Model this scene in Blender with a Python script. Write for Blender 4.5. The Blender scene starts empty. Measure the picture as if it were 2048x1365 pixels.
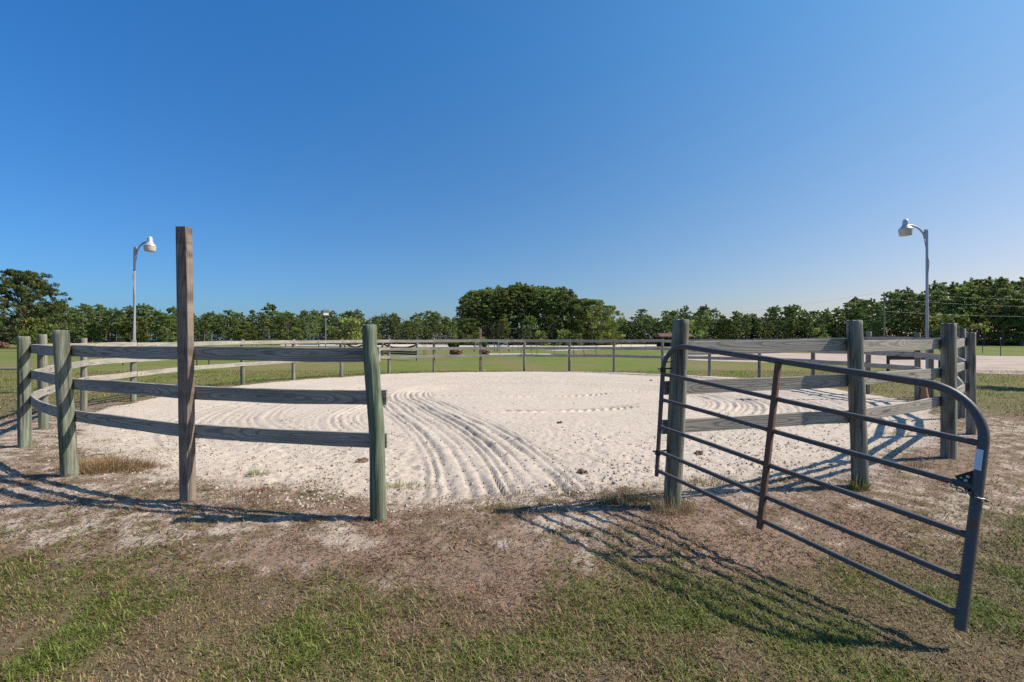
import bpy, math, random
import numpy as np
from mathutils import Vector, Matrix

S = bpy.context.scene
C = S.collection
H = 1.6                       # eye height
FPX, Y0, CX = 910.0, 681.0, 1024.0

# ------------------------------------------------------------------ camera, sky, sun
cam = bpy.data.cameras.new('camera'); camo = bpy.data.objects.new('camera', cam); C.objects.link(camo)
camo.location = (0, 0, H); camo.rotation_euler = (math.radians(90), 0, 0)
cam.lens = 16.0; cam.sensor_width = 36.0; cam.shift_y = -0.0007
cam.clip_start = 0.05; cam.clip_end = 6000
S.camera = camo

SUN_EL, SUN_AZ = math.radians(46), math.radians(2.5)      # azimuth from +x towards +y
world = bpy.data.worlds.new('World'); S.world = world; world.use_nodes = True
wn = world.node_tree.nodes; wl = world.node_tree.links
bg = wn['Background']
sky = wn.new('ShaderNodeTexSky'); sky.sky_type = 'NISHITA'; sky.sun_disc = False
sky.sun_elevation = SUN_EL; sky.sun_rotation = math.radians(90) - SUN_AZ
sky.air_density = 1.0; sky.dust_density = 1.0; sky.ozone_density = 6.0
# the deep polarised blue of the photograph: the sky's colour deepens smoothly with height and away from the sun
def wmath(op, a, b, c=None):
    n = wn.new('ShaderNodeMath'); n.operation = op
    for i, v in enumerate((a, b, c)):
        if v is None: continue
        if isinstance(v, bpy.types.NodeSocket): wl.new(v, n.inputs[i])
        else: n.inputs[i].default_value = v
    return n.outputs[0]
wtc = wn.new('ShaderNodeTexCoord'); wsx = wn.new('ShaderNodeSeparateXYZ'); wl.new(wtc.outputs['Generated'], wsx.inputs[0])
wz = wmath('MINIMUM', wmath('MAXIMUM', wsx.outputs[2], 0.0), 0.55); wcb = wn.new('ShaderNodeCombineColor')
EXPO = 0.35
for ci, (a_, b_, c_) in enumerate(((0.02, -0.95, 0.60), (0.04, 0.45, 0.10), (0.12, 0.72, -0.16))):
    e_ = wmath('MULTIPLY_ADD', wz, b_, a_ - EXPO * math.log(2)); e_ = wmath('MULTIPLY_ADD', wsx.outputs[0], c_, e_)
    wl.new(wmath('POWER', math.e, e_), wcb.inputs[ci])
wmx = wn.new('ShaderNodeMix'); wmx.data_type = 'RGBA'; wmx.blend_type = 'MULTIPLY'; wmx.inputs['Factor'].default_value = 1.0
wl.new(sky.outputs[0], wmx.inputs[6]); wl.new(wcb.outputs[0], wmx.inputs[7]); wl.new(wmx.outputs[2], bg.inputs['Color'])
bg.inputs['Strength'].default_value = 0.10

sun = bpy.data.lights.new('sun', 'SUN'); suno = bpy.data.objects.new('sun', sun); C.objects.link(suno)
sun.energy = 5.0; sun.angle = math.radians(0.5); sun.color = (1.0, 0.915, 0.79)
sv = Vector((math.cos(SUN_EL) * math.cos(SUN_AZ), math.cos(SUN_EL) * math.sin(SUN_AZ), math.sin(SUN_EL)))
suno.rotation_euler = sv.to_track_quat('Z', 'Y').to_euler(); suno.location = sv * 50

S.view_settings.view_transform = 'Standard'; S.view_settings.look = 'None'
S.view_settings.exposure = EXPO; S.view_settings.gamma = 1.0; S.view_settings.use_curve_mapping = False
S.render.engine = 'CYCLES'
S.cycles.use_denoising = False
S.cycles.max_bounces = 6; S.cycles.diffuse_bounces = 3; S.cycles.transparent_max_bounces = 6

# ------------------------------------------------------------------ helpers
rng = np.random.default_rng(7)
_T = rng.random((12, 256, 256))

def vnoise(x, y, k=0):
    x = np.asarray(x, float); y = np.asarray(y, float)
    xi = np.floor(x).astype(np.int64); yi = np.floor(y).astype(np.int64)
    fx = x - xi; fy = y - yi
    fx = fx * fx * (3 - 2 * fx); fy = fy * fy * (3 - 2 * fy)
    T = _T[k % 12]
    a = T[xi & 255, yi & 255]; b = T[(xi + 1) & 255, yi & 255]
    c = T[xi & 255, (yi + 1) & 255]; d = T[(xi + 1) & 255, (yi + 1) & 255]
    return (a + (b - a) * fx) * (1 - fy) + (c + (d - c) * fx) * fy

def fbm(x, y, k=0, o=4):
    s = 0; a = 1; n = 0
    for i in range(o):
        s = s + a * vnoise(x * 2 ** i + 17.3 * i, y * 2 ** i - 9.1 * i, k + i); n += a; a *= 0.5
    return s / n

def sstep(e0, e1, x):
    t = np.clip((x - e0) / (e1 - e0), 0, 1)
    return t * t * (3 - 2 * t)

def W(px, py):
    """ground point seen at a pixel of the photograph"""
    d = H * FPX / (py - Y0)
    return ((px - CX) / FPX * d, d)

def at(px, d):
    return ((px - CX) / FPX * d, d)

def zat(py, d):
    return H - (py - Y0) / FPX * d

def new_obj(name, me, parent=None, mats=()):
    o = bpy.data.objects.new(name, me); C.objects.link(o)
    for m in mats: me.materials.append(m)
    if parent: o.parent = parent
    return o

def thing(name, label, cat, loc=(0, 0, 0), rz=0, group=None):
    o = bpy.data.objects.new(name, None); C.objects.link(o)
    o.empty_display_size = 0.2
    o.location = loc; o.rotation_euler = (0, 0, rz)
    tag(o, label, cat, group)
    return o

def tag(o, label=None, cat=None, group=None, kind=None):
    if label: o['label'] = label
    if cat: o['category'] = cat
    if group: o['group'] = group
    if kind: o['kind'] = kind
    return o

class MB:
    def __init__(s): s.v = []; s.f = []; s.sm = []; s.mi = []
    def add(s, vs, fs, smooth=False, mi=0):
        o = len(s.v); s.v += [tuple(p) for p in vs]
        for f in fs: s.f.append(tuple(i + o for i in f)); s.sm.append(smooth); s.mi.append(mi)
    def box(s, c, size, rot=None, mi=0):
        hx, hy, hz = size[0] / 2, size[1] / 2, size[2] / 2
        vs = [Vector((x * hx, y * hy, z * hz)) for x in (-1, 1) for y in (-1, 1) for z in (-1, 1)]
        if rot is not None: vs = [rot @ v for v in vs]
        c = Vector(c); vs = [v + c for v in vs]
        s.add(vs, [(0, 1, 3, 2), (4, 6, 7, 5), (0, 4, 5, 1), (2, 3, 7, 6), (0, 2, 6, 4), (1, 5, 7, 3)], False, mi)
    def tube(s, pts, r, n=10, cap=True, mi=0):
        pts = [Vector(p) for p in pts]; m = len(pts)
        rs = r if hasattr(r, '__len__') else [r] * m
        t0 = (pts[1] - pts[0]).normalized()
        up = Vector((0, 0, 1)) if abs(t0.z) < 0.9 else Vector((1, 0, 0))
        u = t0.cross(up).normalized(); vs = []
        for i, p in enumerate(pts):
            t = (pts[min(i + 1, m - 1)] - pts[max(i - 1, 0)]).normalized()
            u = (u - t * u.dot(t)).normalized(); w = t.cross(u)
            for k in range(n):
                a = 2 * math.pi * k / n
                vs.append(p + (u * math.cos(a) + w * math.sin(a)) * rs[i])
        fs = [(i * n + k, i * n + (k + 1) % n, (i + 1) * n + (k + 1) % n, (i + 1) * n + k) for i in range(m - 1) for k in range(n)]
        s.add(vs, fs, True, mi)
        if cap:
            s.add(vs[:n], [tuple(range(n))[::-1]], False, mi); s.add(vs[-n:], [tuple(range(n))], False, mi)
    def lathe(s, prof, c=(0, 0, 0), n=20, mi=0):
        vs = []; m = len(prof)
        for (r, z) in prof:
            for k in range(n):
                a = 2 * math.pi * k / n
                vs.append((c[0] + r * math.cos(a), c[1] + r * math.sin(a), c[2] + z))
        fs = [(i * n + k, i * n + (k + 1) % n, (i + 1) * n + (k + 1) % n, (i + 1) * n + k) for i in range(m - 1) for k in range(n)]
        s.add(vs, fs, True, mi)
    def mesh(s, name):
        me = bpy.data.meshes.new(name); me.from_pydata(s.v, [], s.f)
        me.polygons.foreach_set('use_smooth', s.sm); me.polygons.foreach_set('material_index', s.mi)
        me.update(); return me
    def build(s, name, parent=None, *mats):
        return new_obj(name, s.mesh(name), parent, mats)

def np_mesh(name, V, F, smooth=False, attrs=None):
    """V (n,3), F (m,k) with a constant k"""
    me = bpy.data.meshes.new(name); V = np.asarray(V, np.float32); F = np.asarray(F, np.int32)
    m, k = F.shape
    me.vertices.add(len(V)); me.vertices.foreach_set('co', V.ravel())
    me.loops.add(m * k); me.loops.foreach_set('vertex_index', F.ravel())
    me.polygons.add(m); me.polygons.foreach_set('loop_start', np.arange(0, m * k, k, dtype=np.int32))
    me.polygons.foreach_set('loop_total', np.full(m, k, np.int32))
    me.polygons.foreach_set('use_smooth', np.full(m, smooth))
    for nm, (typ, a) in (attrs or {}).items():
        at_ = me.attributes.new(nm, typ, 'POINT')
        at_.data.foreach_set('color' if typ == 'FLOAT_COLOR' else 'value', np.asarray(a, np.float32).ravel())
    me.update(calc_edges=True); me.validate(); return me

# ------------------------------------------------------------------ materials
class N:
    """small node-tree writer"""
    def __init__(s, name):
        s.m = bpy.data.materials.new(name); s.m.use_nodes = True
        s.t = s.m.node_tree; s.n = s.t.nodes; s.l = s.t.links
        s.p = s.n['Principled BSDF']; s.out = s.n['Material Output']
    def node(s, typ, **kw):
        n = s.n.new(typ)
        for k, v in kw.items(): setattr(n, k, v)
        return n
    def set(s, sock, v):
        if hasattr(v, 'links') or isinstance(v, bpy.types.NodeSocket): s.l.new(v, sock)
        elif v is not None:
            if isinstance(v, (tuple, list)) and len(v) == 3 and sock.type == 'RGBA': v = (*v, 1)
            sock.default_value = v
    def math(s, op, a, b=None, c=None, clamp=False):
        n = s.node('ShaderNodeMath', operation=op, use_clamp=clamp)
        for i, v in enumerate((a, b, c)):
            if v is not None: s.set(n.inputs[i], v)
        return n.outputs[0]
    def mix(s, f, a, b, mode='MIX'):
        n = s.node('ShaderNodeMix', data_type='RGBA', blend_type=mode)
        s.set(n.inputs['Factor'], f); s.set(n.inputs[6], a); s.set(n.inputs[7], b)
        return n.outputs[2]
    def noise(s, vec, scale, detail=4, rough=0.55, dist=0.0):
        n = s.node('ShaderNodeTexNoise'); s.set(n.inputs['Vector'], vec)
        n.inputs['Scale'].default_value = scale; n.inputs['Detail'].default_value = detail
        n.inputs['Roughness'].default_value = rough; n.inputs['Distortion'].default_value = dist
        return n.outputs['Fac']
    def map(s, vec, scale=(1, 1, 1), loc=(0, 0, 0)):
        n = s.node('ShaderNodeMapping'); s.set(n.inputs['Vector'], vec)
        n.inputs['Scale'].default_value = scale; s.set(n.inputs['Location'], loc)
        return n.outputs[0]
    def ramp(s, f, stops, interp='LINEAR'):
        n = s.node('ShaderNodeValToRGB'); s.set(n.inputs[0], f); e = n.color_ramp.elements
        n.color_ramp.interpolation = interp
        while len(e) < len(stops): e.new(0.5)
        for i, (p, c) in enumerate(stops):
            e[i].position = p; e[i].color = (c, c, c, 1) if not isinstance(c, tuple) else (*c, 1)
        return n.outputs[0]
    def attr(s, name, typ='GEOMETRY', out='Fac'):
        n = s.node('ShaderNodeAttribute', attribute_name=name, attribute_type=typ); return n.outputs[out]
    def obj(s): return s.node('ShaderNodeTexCoord').outputs['Object']
    def rand(s): return s.node('ShaderNodeObjectInfo').outputs['Random']
    def bump(s, h, strength=0.3, dist=0.01):
        n = s.node('ShaderNodeBump'); s.set(n.inputs['Height'], h)
        n.inputs['Strength'].default_value = strength; n.inputs['Distance'].default_value = dist
        s.l.new(n.outputs[0], s.p.inputs['Normal'])
    def done(s, color, rough=0.85, metal=0.0, spec=0.3):
        s.set(s.p.inputs['Base Color'], color); s.set(s.p.inputs['Roughness'], rough)
        s.set(s.p.inputs['Metallic'], metal); s.p.inputs['Specular IOR Level'].default_value = spec
        return s.m

def plain(name, col, rough=0.7, metal=0.0, var=0.25, scale=12, spec=0.3):
    k = N(name); f = k.noise(k.obj(), scale, 5)
    dk = tuple(c * (1 - var) for c in col); lt = tuple(min(1, c * (1 + var)) for c in col)
    k.bump(f, 0.15, 0.01)
    return k.done(k.mix(f, dk, lt), rough, metal, spec)

def mat_post():
    k = N('weathered_round_post'); o = k.obj(); r = k.rand()
    off = k.node('ShaderNodeCombineXYZ'); k.set(off.inputs[0], k.math('MULTIPLY', r, 37.0)); k.set(off.inputs[2], k.math('MULTIPLY', r, 91.0))
    v = k.map(o, (1, 1, 1), off.outputs[0])
    fine = k.noise(k.map(v, (34, 34, 1.9)), 1.0, 7, 0.68)
    mid = k.noise(k.map(v, (16, 16, 1.3)), 1.0, 4, 0.6)
    big = k.noise(k.map(v, (5, 5, 1.6)), 1.0, 3, 0.6)
    base = k.mix(k.ramp(fine, [(0.3, 0.0), (0.7, 1.0)]), (0.14, 0.122, 0.096), (0.36, 0.33, 0.27))
    green = k.mix(k.ramp(fine, [(0.3, 0.0), (0.7, 1.0)]), (0.080, 0.116, 0.070), (0.215, 0.28, 0.18))
    g = k.attr('green', 'OBJECT')
    gm = k.math('MULTIPLY_ADD', k.math('SUBTRACT', mid, 0.5), 2.2, g, clamp=True)
    col = k.mix(gm, base, green)
    col = k.mix(k.math('MULTIPLY', k.ramp(big, [(0.52, 0.0), (0.68, 1.0)]), 0.55), col, (0.10, 0.095, 0.075))
    st = k.noise(k.map(v, (22, 22, 0.7)), 1.0, 5, 0.7)
    col = k.mix(k.ramp(st, [(0.34, 0.85), (0.52, 0.0)]), col, k.mix(gm, (0.055, 0.045, 0.036), (0.030, 0.050, 0.034)))
    col = k.mix(k.ramp(st, [(0.56, 0.0), (0.72, 0.65)]), col, k.mix(gm, (0.46, 0.43, 0.37), (0.30, 0.40, 0.29)))
    crack = k.noise(k.map(v, (26, 26, 0.55)), 1.0, 3, 0.5)
    ck = k.ramp(crack, [(0.475, 0.0), (0.495, 1.0), (0.505, 1.0), (0.525, 0.0)])
    ck = k.math('MULTIPLY', ck, k.ramp(k.noise(k.map(v, (9, 9, 1.2)), 1.0, 2), [(0.5, 0.0), (0.6, 1.0)]))
    col = k.mix(k.math('MULTIPLY', ck, 0.8), col, (0.035, 0.032, 0.028))
    yel = k.ramp(k.noise(k.map(v, (7, 7, 1.5)), 1.0, 2), [(0.6, 0.0), (0.75, 0.5)])
    col = k.mix(k.math('MULTIPLY', yel, k.attr('lichen', 'OBJECT')), col, (0.21, 0.16, 0.05))
    k.bump(k.math('SUBTRACT', k.math('ADD', fine, k.math('MULTIPLY', mid, 1.4)), k.math('MULTIPLY', ck, 1.6)), 0.55, 0.012)
    return k.done(col, 0.9, 0, 0.2)

def mat_plank(name='weathered_plank', lo=(0.13, 0.113, 0.097), hi=(0.50, 0.45, 0.38), axis='X', tint=(0.21, 0.235, 0.20)):
    """flat-sawn board: growth rings cut at a shallow angle give cathedral figure; board runs along local x"""
    k = N(name); o = k.obj(); r = k.rand()
    sx = k.node('ShaderNodeSeparateXYZ'); k.set(sx.inputs[0], o)
    x, y, z = (sx.outputs[0], sx.outputs[1], sx.outputs[2]) if axis == 'X' else (sx.outputs[2], sx.outputs[1], sx.outputs[0])
    off = k.node('ShaderNodeCombineXYZ'); k.set(off.inputs[0], k.math('MULTIPLY', r, 53.0)); k.set(off.inputs[2], k.math('MULTIPLY', r, 29.0))
    v = k.map(o, (1, 1, 1), off.outputs[0])
    sc = (1.0, 1, 5) if axis == 'X' else (5, 1, 1.0)
    warp = k.math('SUBTRACT', k.noise(k.map(v, (sc[0] * 1.3, 1, sc[2] * 0.5)), 1.0, 3), 0.5)
    warp2 = k.math('SUBTRACT', k.noise(k.map(v, (sc[0] * 5, 1, sc[2] * 4)), 1.0, 2), 0.5)
    xc = k.math('SUBTRACT', x, k.math('MULTIPLY_ADD', r, 1.2, 0.4))
    zc = k.math('ADD', k.math('ADD', z, k.math('MULTIPLY_ADD', r, 0.05, -0.025)), k.math('MULTIPLY', warp2, 0.02))
    xs = k.math('ADD', k.math('MULTIPLY', xc, 0.055), k.math('MULTIPLY', warp, 0.12))
    rad = k.math('SQRT', k.math('ADD', k.math('MULTIPLY', zc, zc), k.math('MULTIPLY', xs, xs)))
    ring = k.math('FRACT', k.math('MULTIPLY', rad, 52.0))
    rg = k.ramp(ring, [(0.0, 0.15), (0.25, 0.75), (0.75, 1.0), (0.93, 0.1), (1.0, 0.15)])
    fine = k.noise(k.map(v, (sc[0] * 3, 40, sc[2] * 40)), 1.0, 5, 0.65) if axis == 'X' else k.noise(k.map(v, (60, 60, 2.5)), 1.0, 5, 0.65)
    f = k.math('ADD', k.math('MULTIPLY', rg, 0.60), k.math('MULTIPLY', k.ramp(fine, [(0.3, 0.0), (0.7, 1.0)]), 0.40))
    col = k.mix(f, lo, hi)
    blot = k.noise(k.map(v, (1.6, 3, 6)), 1.0, 4, 0.6)
    col = k.mix(k.math('MULTIPLY', k.ramp(blot, [(0.42, 0.0), (0.7, 1.0)]), 0.55), col, k.mix(f, tuple(c * 0.5 for c in tint), tint))
    col = k.mix(k.math('MULTIPLY', k.ramp(k.noise(k.map(v, (0.9, 2, 9)), 1.0, 4), [(0.5, 0.0), (0.72, 1.0)]), 0.45), col, tuple(c * 0.75 for c in lo))
    # knots
    vo = k.node('ShaderNodeTexVoronoi'); k.set(vo.inputs['Vector'], k.map(v, (1.35, 1, 7) if axis == 'X' else (7, 1, 1.35))); vo.inputs['Scale'].default_value = 1.0
    kn = k.ramp(vo.outputs['Distance'], [(0.05, 1.0), (0.11, 0.55), (0.2, 0.0)])
    col = k.mix(k.math('MULTIPLY', kn, 0.75), col, (0.07, 0.058, 0.05))
    k.bump(k.math('SUBTRACT', f, k.math('MULTIPLY', kn, 0.5)), 0.35, 0.006)
    return k.done(col, 0.88, 0, 0.2)

def mat_gate():
    k = N('gate_paint'); o = k.obj()
    n1 = k.noise(o, 9, 6, 0.65); n2 = k.noise(o, 45, 4, 0.6); n3 = k.noise(o, 3.2, 3)
    paint = k.mix(n1, (0.066, 0.064, 0.062), (0.115, 0.112, 0.108))
    chip = k.ramp(n2, [(0.62, 0.0), (0.69, 1.0)])
    col = k.mix(k.math('MULTIPLY', chip, 0.55), paint, (0.24, 0.26, 0.29))
    rust = k.math('ADD', k.math('ADD', k.ramp(n1, [(0.555, 0.0), (0.65, 1.0)]), 0.0), k.attr('rust', 'OBJECT'), clamp=True)
    rust = k.math('MULTIPLY', rust, k.ramp(k.math('ADD', n2, k.math('MULTIPLY', k.attr('rust', 'OBJECT'), 0.35)), [(0.4, 0.0), (0.55, 1.0)]))
    col = k.mix(k.math('MULTIPLY', rust, 0.85), col, k.mix(n2, (0.085, 0.038, 0.020), (0.26, 0.125, 0.065)))
    k.bump(k.math('ADD', n2, k.math('MULTIPLY', rust, 0.5)), 0.2, 0.003)
    return k.done(col, k.math('MULTIPLY_ADD', rust, 0.35, 0.5), 0.0, 0.32)

def mat_leaf(name, tr=0.25):
    k = N(name); col = k.attr('Col', 'GEOMETRY', 'Color')
    r = k.rand(); hv = k.node('ShaderNodeHueSaturation')
    k.set(hv.inputs['Color'], col); k.set(hv.inputs['Hue'], k.math('MULTIPLY_ADD', r, 0.03, 0.485)); k.set(hv.inputs['Value'], k.math('MULTIPLY_ADD', r, 0.35, 0.82))
    c = hv.outputs[0]
    k.done(c, 0.6, 0, 0.25)
    t = k.node('ShaderNodeBsdfTranslucent'); k.set(t.inputs[0], c)
    mx = k.node('ShaderNodeMixShader'); mx.inputs[0].default_value = tr
    k.l.new(k.p.outputs[0], mx.inputs[1]); k.l.new(t.outputs[0], mx.inputs[2]); k.l.new(mx.outputs[0], k.out.inputs[0])
    return k.m

def mat_ground():
    k = N('ground_soil_and_turf'); o = k.obj()
    sand = k.attr('sand'); lit = k.attr('litter'); grn = k.attr('green')
    n_f = k.noise(o, 55, 5, 0.65); n_m = k.noise(o, 9, 5, 0.6); n_s = k.noise(o, 240, 3, 0.6); n_b = k.noise(o, 0.9, 5, 0.6)
    fib = k.noise(k.map(o, (1, 1, 1)), 130, 6, 0.75, 1.5)
    # pale loose sand
    sc = k.mix(k.ramp(n_m, [(0.3, 0.0), (0.7, 1.0)]), (0.47, 0.39, 0.315), (0.59, 0.50, 0.41))
    sc = k.mix(k.math('MULTIPLY', k.ramp(n_b, [(0.45, 0.0), (0.65, 1.0)]), 0.35), sc, (0.42, 0.345, 0.275))
    sc = k.mix(k.ramp(n_s, [(0.30, 0.35), (0.45, 0.0)]), sc, (0.34, 0.285, 0.225))
    n_g = k.noise(o, 42, 4, 0.75)
    sc = k.mix(k.ramp(n_g, [(0.30, 0.55), (0.5, 0.0)]), sc, (0.30, 0.25, 0.20))
    sc = k.mix(k.ramp(n_g, [(0.55, 0.0), (0.75, 0.45)]), sc, (0.68, 0.60, 0.50))
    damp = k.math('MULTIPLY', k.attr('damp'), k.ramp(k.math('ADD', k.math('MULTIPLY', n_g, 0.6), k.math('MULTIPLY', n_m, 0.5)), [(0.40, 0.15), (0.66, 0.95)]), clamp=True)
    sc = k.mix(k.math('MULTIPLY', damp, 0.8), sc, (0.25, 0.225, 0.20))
    # dead grass litter
    lc = k.mix(k.ramp(fib, [(0.35, 0.0), (0.62, 1.0)]), (0.14, 0.085, 0.062), (0.37, 0.275, 0.205))
    lc = k.mix(k.math('MULTIPLY', k.ramp(n_m, [(0.4, 0.0), (0.62, 1.0)]), 0.45), lc, (0.16, 0.098, 0.072))
    # turf
    far1 = k.noise(k.map(o, (1.0, 0.35, 1)), 0.16, 5, 0.65); far2 = k.noise(k.map(o, (0.6, 1, 1)), 1.3, 5, 0.7)
    tg = k.mix(k.ramp(n_f, [(0.3, 0.0), (0.7, 1.0)]), (0.080, 0.112, 0.020), (0.165, 0.205, 0.044))
    tb = k.mix(k.ramp(fib, [(0.35, 0.0), (0.65, 1.0)]), (0.12, 0.088, 0.042), (0.27, 0.21, 0.10))
    dry = k.math('ADD', k.math('MULTIPLY', far1, 0.75), k.math('MULTIPLY', far2, 0.45))
    dry = k.math('SUBTRACT', k.ramp(dry, [(0.49, 0.0), (0.70, 0.95)]), k.math('MULTIPLY', k.math('SUBTRACT', grn, 0.5), 1.3), clamp=True)
    sy = k.node('ShaderNodeSeparateXYZ'); k.set(sy.inputs[0], o)
    thatch = k.mix(k.ramp(fib, [(0.3, 0.0), (0.65, 1.0)]), (0.055, 0.042, 0.026), (0.19, 0.145, 0.09))  # dead thatch, its tone deepened for the self-shadow between blades
    tc = k.mix(k.ramp(k.math('MULTIPLY', sy.outputs[1], 0.05), [(0.45, 0.88), (0.9, 0.0)]), k.mix(dry, tg, tb), thatch)
    jit = k.math('MULTIPLY', k.math('SUBTRACT', k.math('ADD', k.math('MULTIPLY', n_f, 0.45), k.math('MULTIPLY', k.noise(o, 4.5, 5, 0.6), 0.85)), 0.65), 1.7)
    ms = k.ramp(k.math('ADD', sand, jit), [(0.42, 0.0), (0.58, 1.0)])
    ml = k.ramp(k.math('ADD', lit, jit), [(0.35, 0.0), (0.65, 1.0)])
    sc = k.mix(k.math('MULTIPLY', k.math('MULTIPLY', lit, 1.1, clamp=True), k.ramp(k.noise(o, 13, 5, .7, .6), [(.35, .25), (.6, 1.)])), sc, (0.27, 0.205, 0.16))
    col = k.mix(ml, tc, lc)
    col = k.mix(ms, col, sc)
    hgt = k.math('ADD', k.math('MULTIPLY', n_s, 0.5), n_f)
    k.bump(hgt, 0.55, 0.018)
    return k.done(col, 0.95, 0, 0.1)

M_POST = mat_post()
M_PLANK = mat_plank()
M_BROWN = mat_plank('brown_sawn_post', (0.062, 0.044, 0.035), (0.33, 0.265, 0.215), 'Z', (0.17, 0.12, 0.09))
M_GATE = mat_gate()
M_LEAF = mat_leaf('leaf_colour', .42)
M_BLADE = mat_leaf('grass_blade_colour', 0.3)
M_GROUND = mat_ground()
M_GALV = plain('galvanised_steel', (0.34, 0.38, 0.42), 0.45, 0.35, 0.2, 20)
M_HOOD = plain('lamp_aluminium', (0.55, 0.56, 0.56), 0.4, 0.4, 0.15, 30)
M_LENS = plain('lamp_refractor', (0.50, 0.46, 0.40), 0.35, 0.0, 0.15, 25, 0.5)
M_CABLE = plain('grey_cable', (0.30, 0.31, 0.32), 0.6)
M_BARK = plain('pine_bark', (0.19, 0.155, 0.125), 0.95, 0, 0.45, 3, 0.1)
M_WHITE = plain('white_paint', (0.74, 0.74, 0.72), 0.6, 0, 0.08)
M_DARKWOOD = plain('dark_aged_and_shaded_wood', (0.075, 0.066, 0.058), 0.9, 0, 0.4, 6)
M_REDROOF = plain('rusty_red_roofing', (0.14, 0.065, 0.055), 0.7, 0, 0.4, 1.5)
M_STEEL = plain('dark_steel', (0.055, 0.06, 0.055), 0.6, 0.2)
M_RUST = plain('rusted_steel', (0.075, 0.038, 0.022), 0.85, 0.1, 0.6, 40)
M_ZINC = plain('zinc_chain', (0.42, 0.40, 0.37), 0.4, 0.6)
M_CONE = plain('faded_orange_plastic', (0.40, 0.175, 0.10), 0.6, 0, 0.15)
M_SHINGLE = plain('grey_shingle', (0.12, 0.12, 0.13), 0.85)
M_UTIL = plain('grey_utility_wood', (0.22, 0.205, 0.185), 0.9, 0, 0.3, 2)
M_WIRE = plain('wire', (0.30, 0.31, 0.32), 0.5, 0.3)
M_STICK = plain('white_sticker', (0.72, 0.74, 0.76), 0.5, 0, 0.05)
M_CLOD = plain('sand_clod', (0.43, 0.36, 0.29), 0.95, 0, 0.45, 60, 0.1)
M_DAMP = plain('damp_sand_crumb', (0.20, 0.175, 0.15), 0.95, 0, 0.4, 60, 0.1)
M_MUCK = plain('brown_muck', (0.19, 0.13, 0.085), 0.95, 0, 0.5, 40, 0.1)
M_ROPE = plain('green_rope', (0.02, 0.09, 0.06), 0.7)

def mat_dirt(name, a, b):
    k = N(name); o = k.obj(); f = k.noise(k.map(o, (0.45, 1.2, 1)), 0.6, 8, 0.75); g = k.noise(o, 5, 5, .7)
    c = k.mix(k.ramp(f, [(0.35, 0.0), (0.65, 1.0)]), a, b)
    c = k.mix(k.ramp(g, [(0.35, 0.25), (0.5, 0.0)]), c, tuple(x * 0.6 for x in a))
    k.bump(g, 0.4, 0.05)
    return k.done(c, 0.95, 0, 0.1)
M_ARENA = mat_dirt('arena_sand', (0.30, 0.215, 0.17), (0.52, 0.44, 0.37))
M_ROAD = mat_dirt('dirt_road_sand', (0.50, 0.42, 0.34), (0.62, 0.55, 0.47))
M_PATH = mat_dirt('pale_path', (0.40, 0.40, 0.39), (0.52, 0.52, 0.51))

# ------------------------------------------------------------------ the ring fence plan
#       pixel x, pixel y of the foot, top height, radius, lean dx, green, kind
PLAN = [
 ('A', 757, 1045, 1.70, .065, -.085, .82, 'kink'), ('B', 376, 1011, 2.655, .07, -.04, 0, 'square'),
 ('C', 140, 956, 1.69, .103, -.105, .42, ''), ('D', 50, 897, 1.63, .104, -.02, .48, ''),
 ('E', 87, 862, 1.67, .092, -.02, .40, ''), ('F', 168, 822, 1.63, .085, 0, .12, ''),
 ('G', 267, 803, 1.60, .085, 0, .5, ''), ('g', 374, 784, 1.62, .08, 0, .3, ''),
 ('H', 485, 770, 1.62, .08, 0, .6, ''), ('I', 587, 760, 1.64, .075, 0, .22, ''),
 ('J', 683, 754, 1.64, .078, 0, .1, ''), ('K', 778, 748, 1.68, .072, 0, .08, ''),
 ('L', 868, 745.4, 1.68, .068, 0, .0, ''), ('M', 961, 743.6, 2.20, .065, 0, 0, 'square'),
 ('N', 1049, 742.4, 1.66, .07, 0, .0, ''), ('O', 1139, 742.6, 1.66, .072, 0, .05, ''),
 ('P', 1228, 744.2, 1.66, .07, 0, .0, ''), ('Q', 1325, 748, 1.66, .07, 0, .05, ''),
 ('R', 1419, 752.5, 1.66, .072, 0, .0, ''), ('S', 1519, 758.5, 1.66, .075, 0, .05, ''),
 ('T', 1626, 770.5, 1.68, .085, 0, .0, ''), ('U', 1735, 788, 1.86, .085, .04, .08, ''),
 ('V', 1835, 802, 1.80, .085, 0, .15, ''), ('W', 1923, 839, 1.80, .085, .01, .35, ''),
 ('X', 1942, 872, 1.69, .086, 0, .02, ''), ('Y', 1897, 921, 1.787, .112, 0, .2, ''),
 ('Z', 1720, 980, 1.777, .092, -.06, .22, ''), ('a', 1344, 1021, 1.76, .080, .085, .38, ''),
]
PLAN = [(*p[:4], p[4] / math.hypot(1, (p[1] - CX) / FPX), *p[5:]) for p in PLAN]
PID = [p[0] for p in PLAN]
PP = {p[0]: Vector((*W(p[1], p[2]), 0)) for p in PLAN}
CEN = Vector((0.15, 13.2, 0))
_ang = []; _rad = []
for p in PLAN:
    d = PP[p[0]] - CEN; _ang.append(math.atan2(d.y, d.x)); _rad.append(math.hypot(d.x, d.y))
_o = np.argsort(_ang); _ang = np.array(_ang)[_o]; _rad = np.array(_rad)[_o]
_angp = np.r_[_ang - 2 * np.pi, _ang, _ang + 2 * np.pi]; _radp = np.r_[_rad, _rad, _rad]

def ring_s(x, y):
    """metres outside (+) or inside (-) the fence line"""
    dx = x - CEN.x; dy = y - CEN.y
    return np.hypot(dx, dy) - np.interp(np.arctan2(dy, dx), _angp, _radp)

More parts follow.
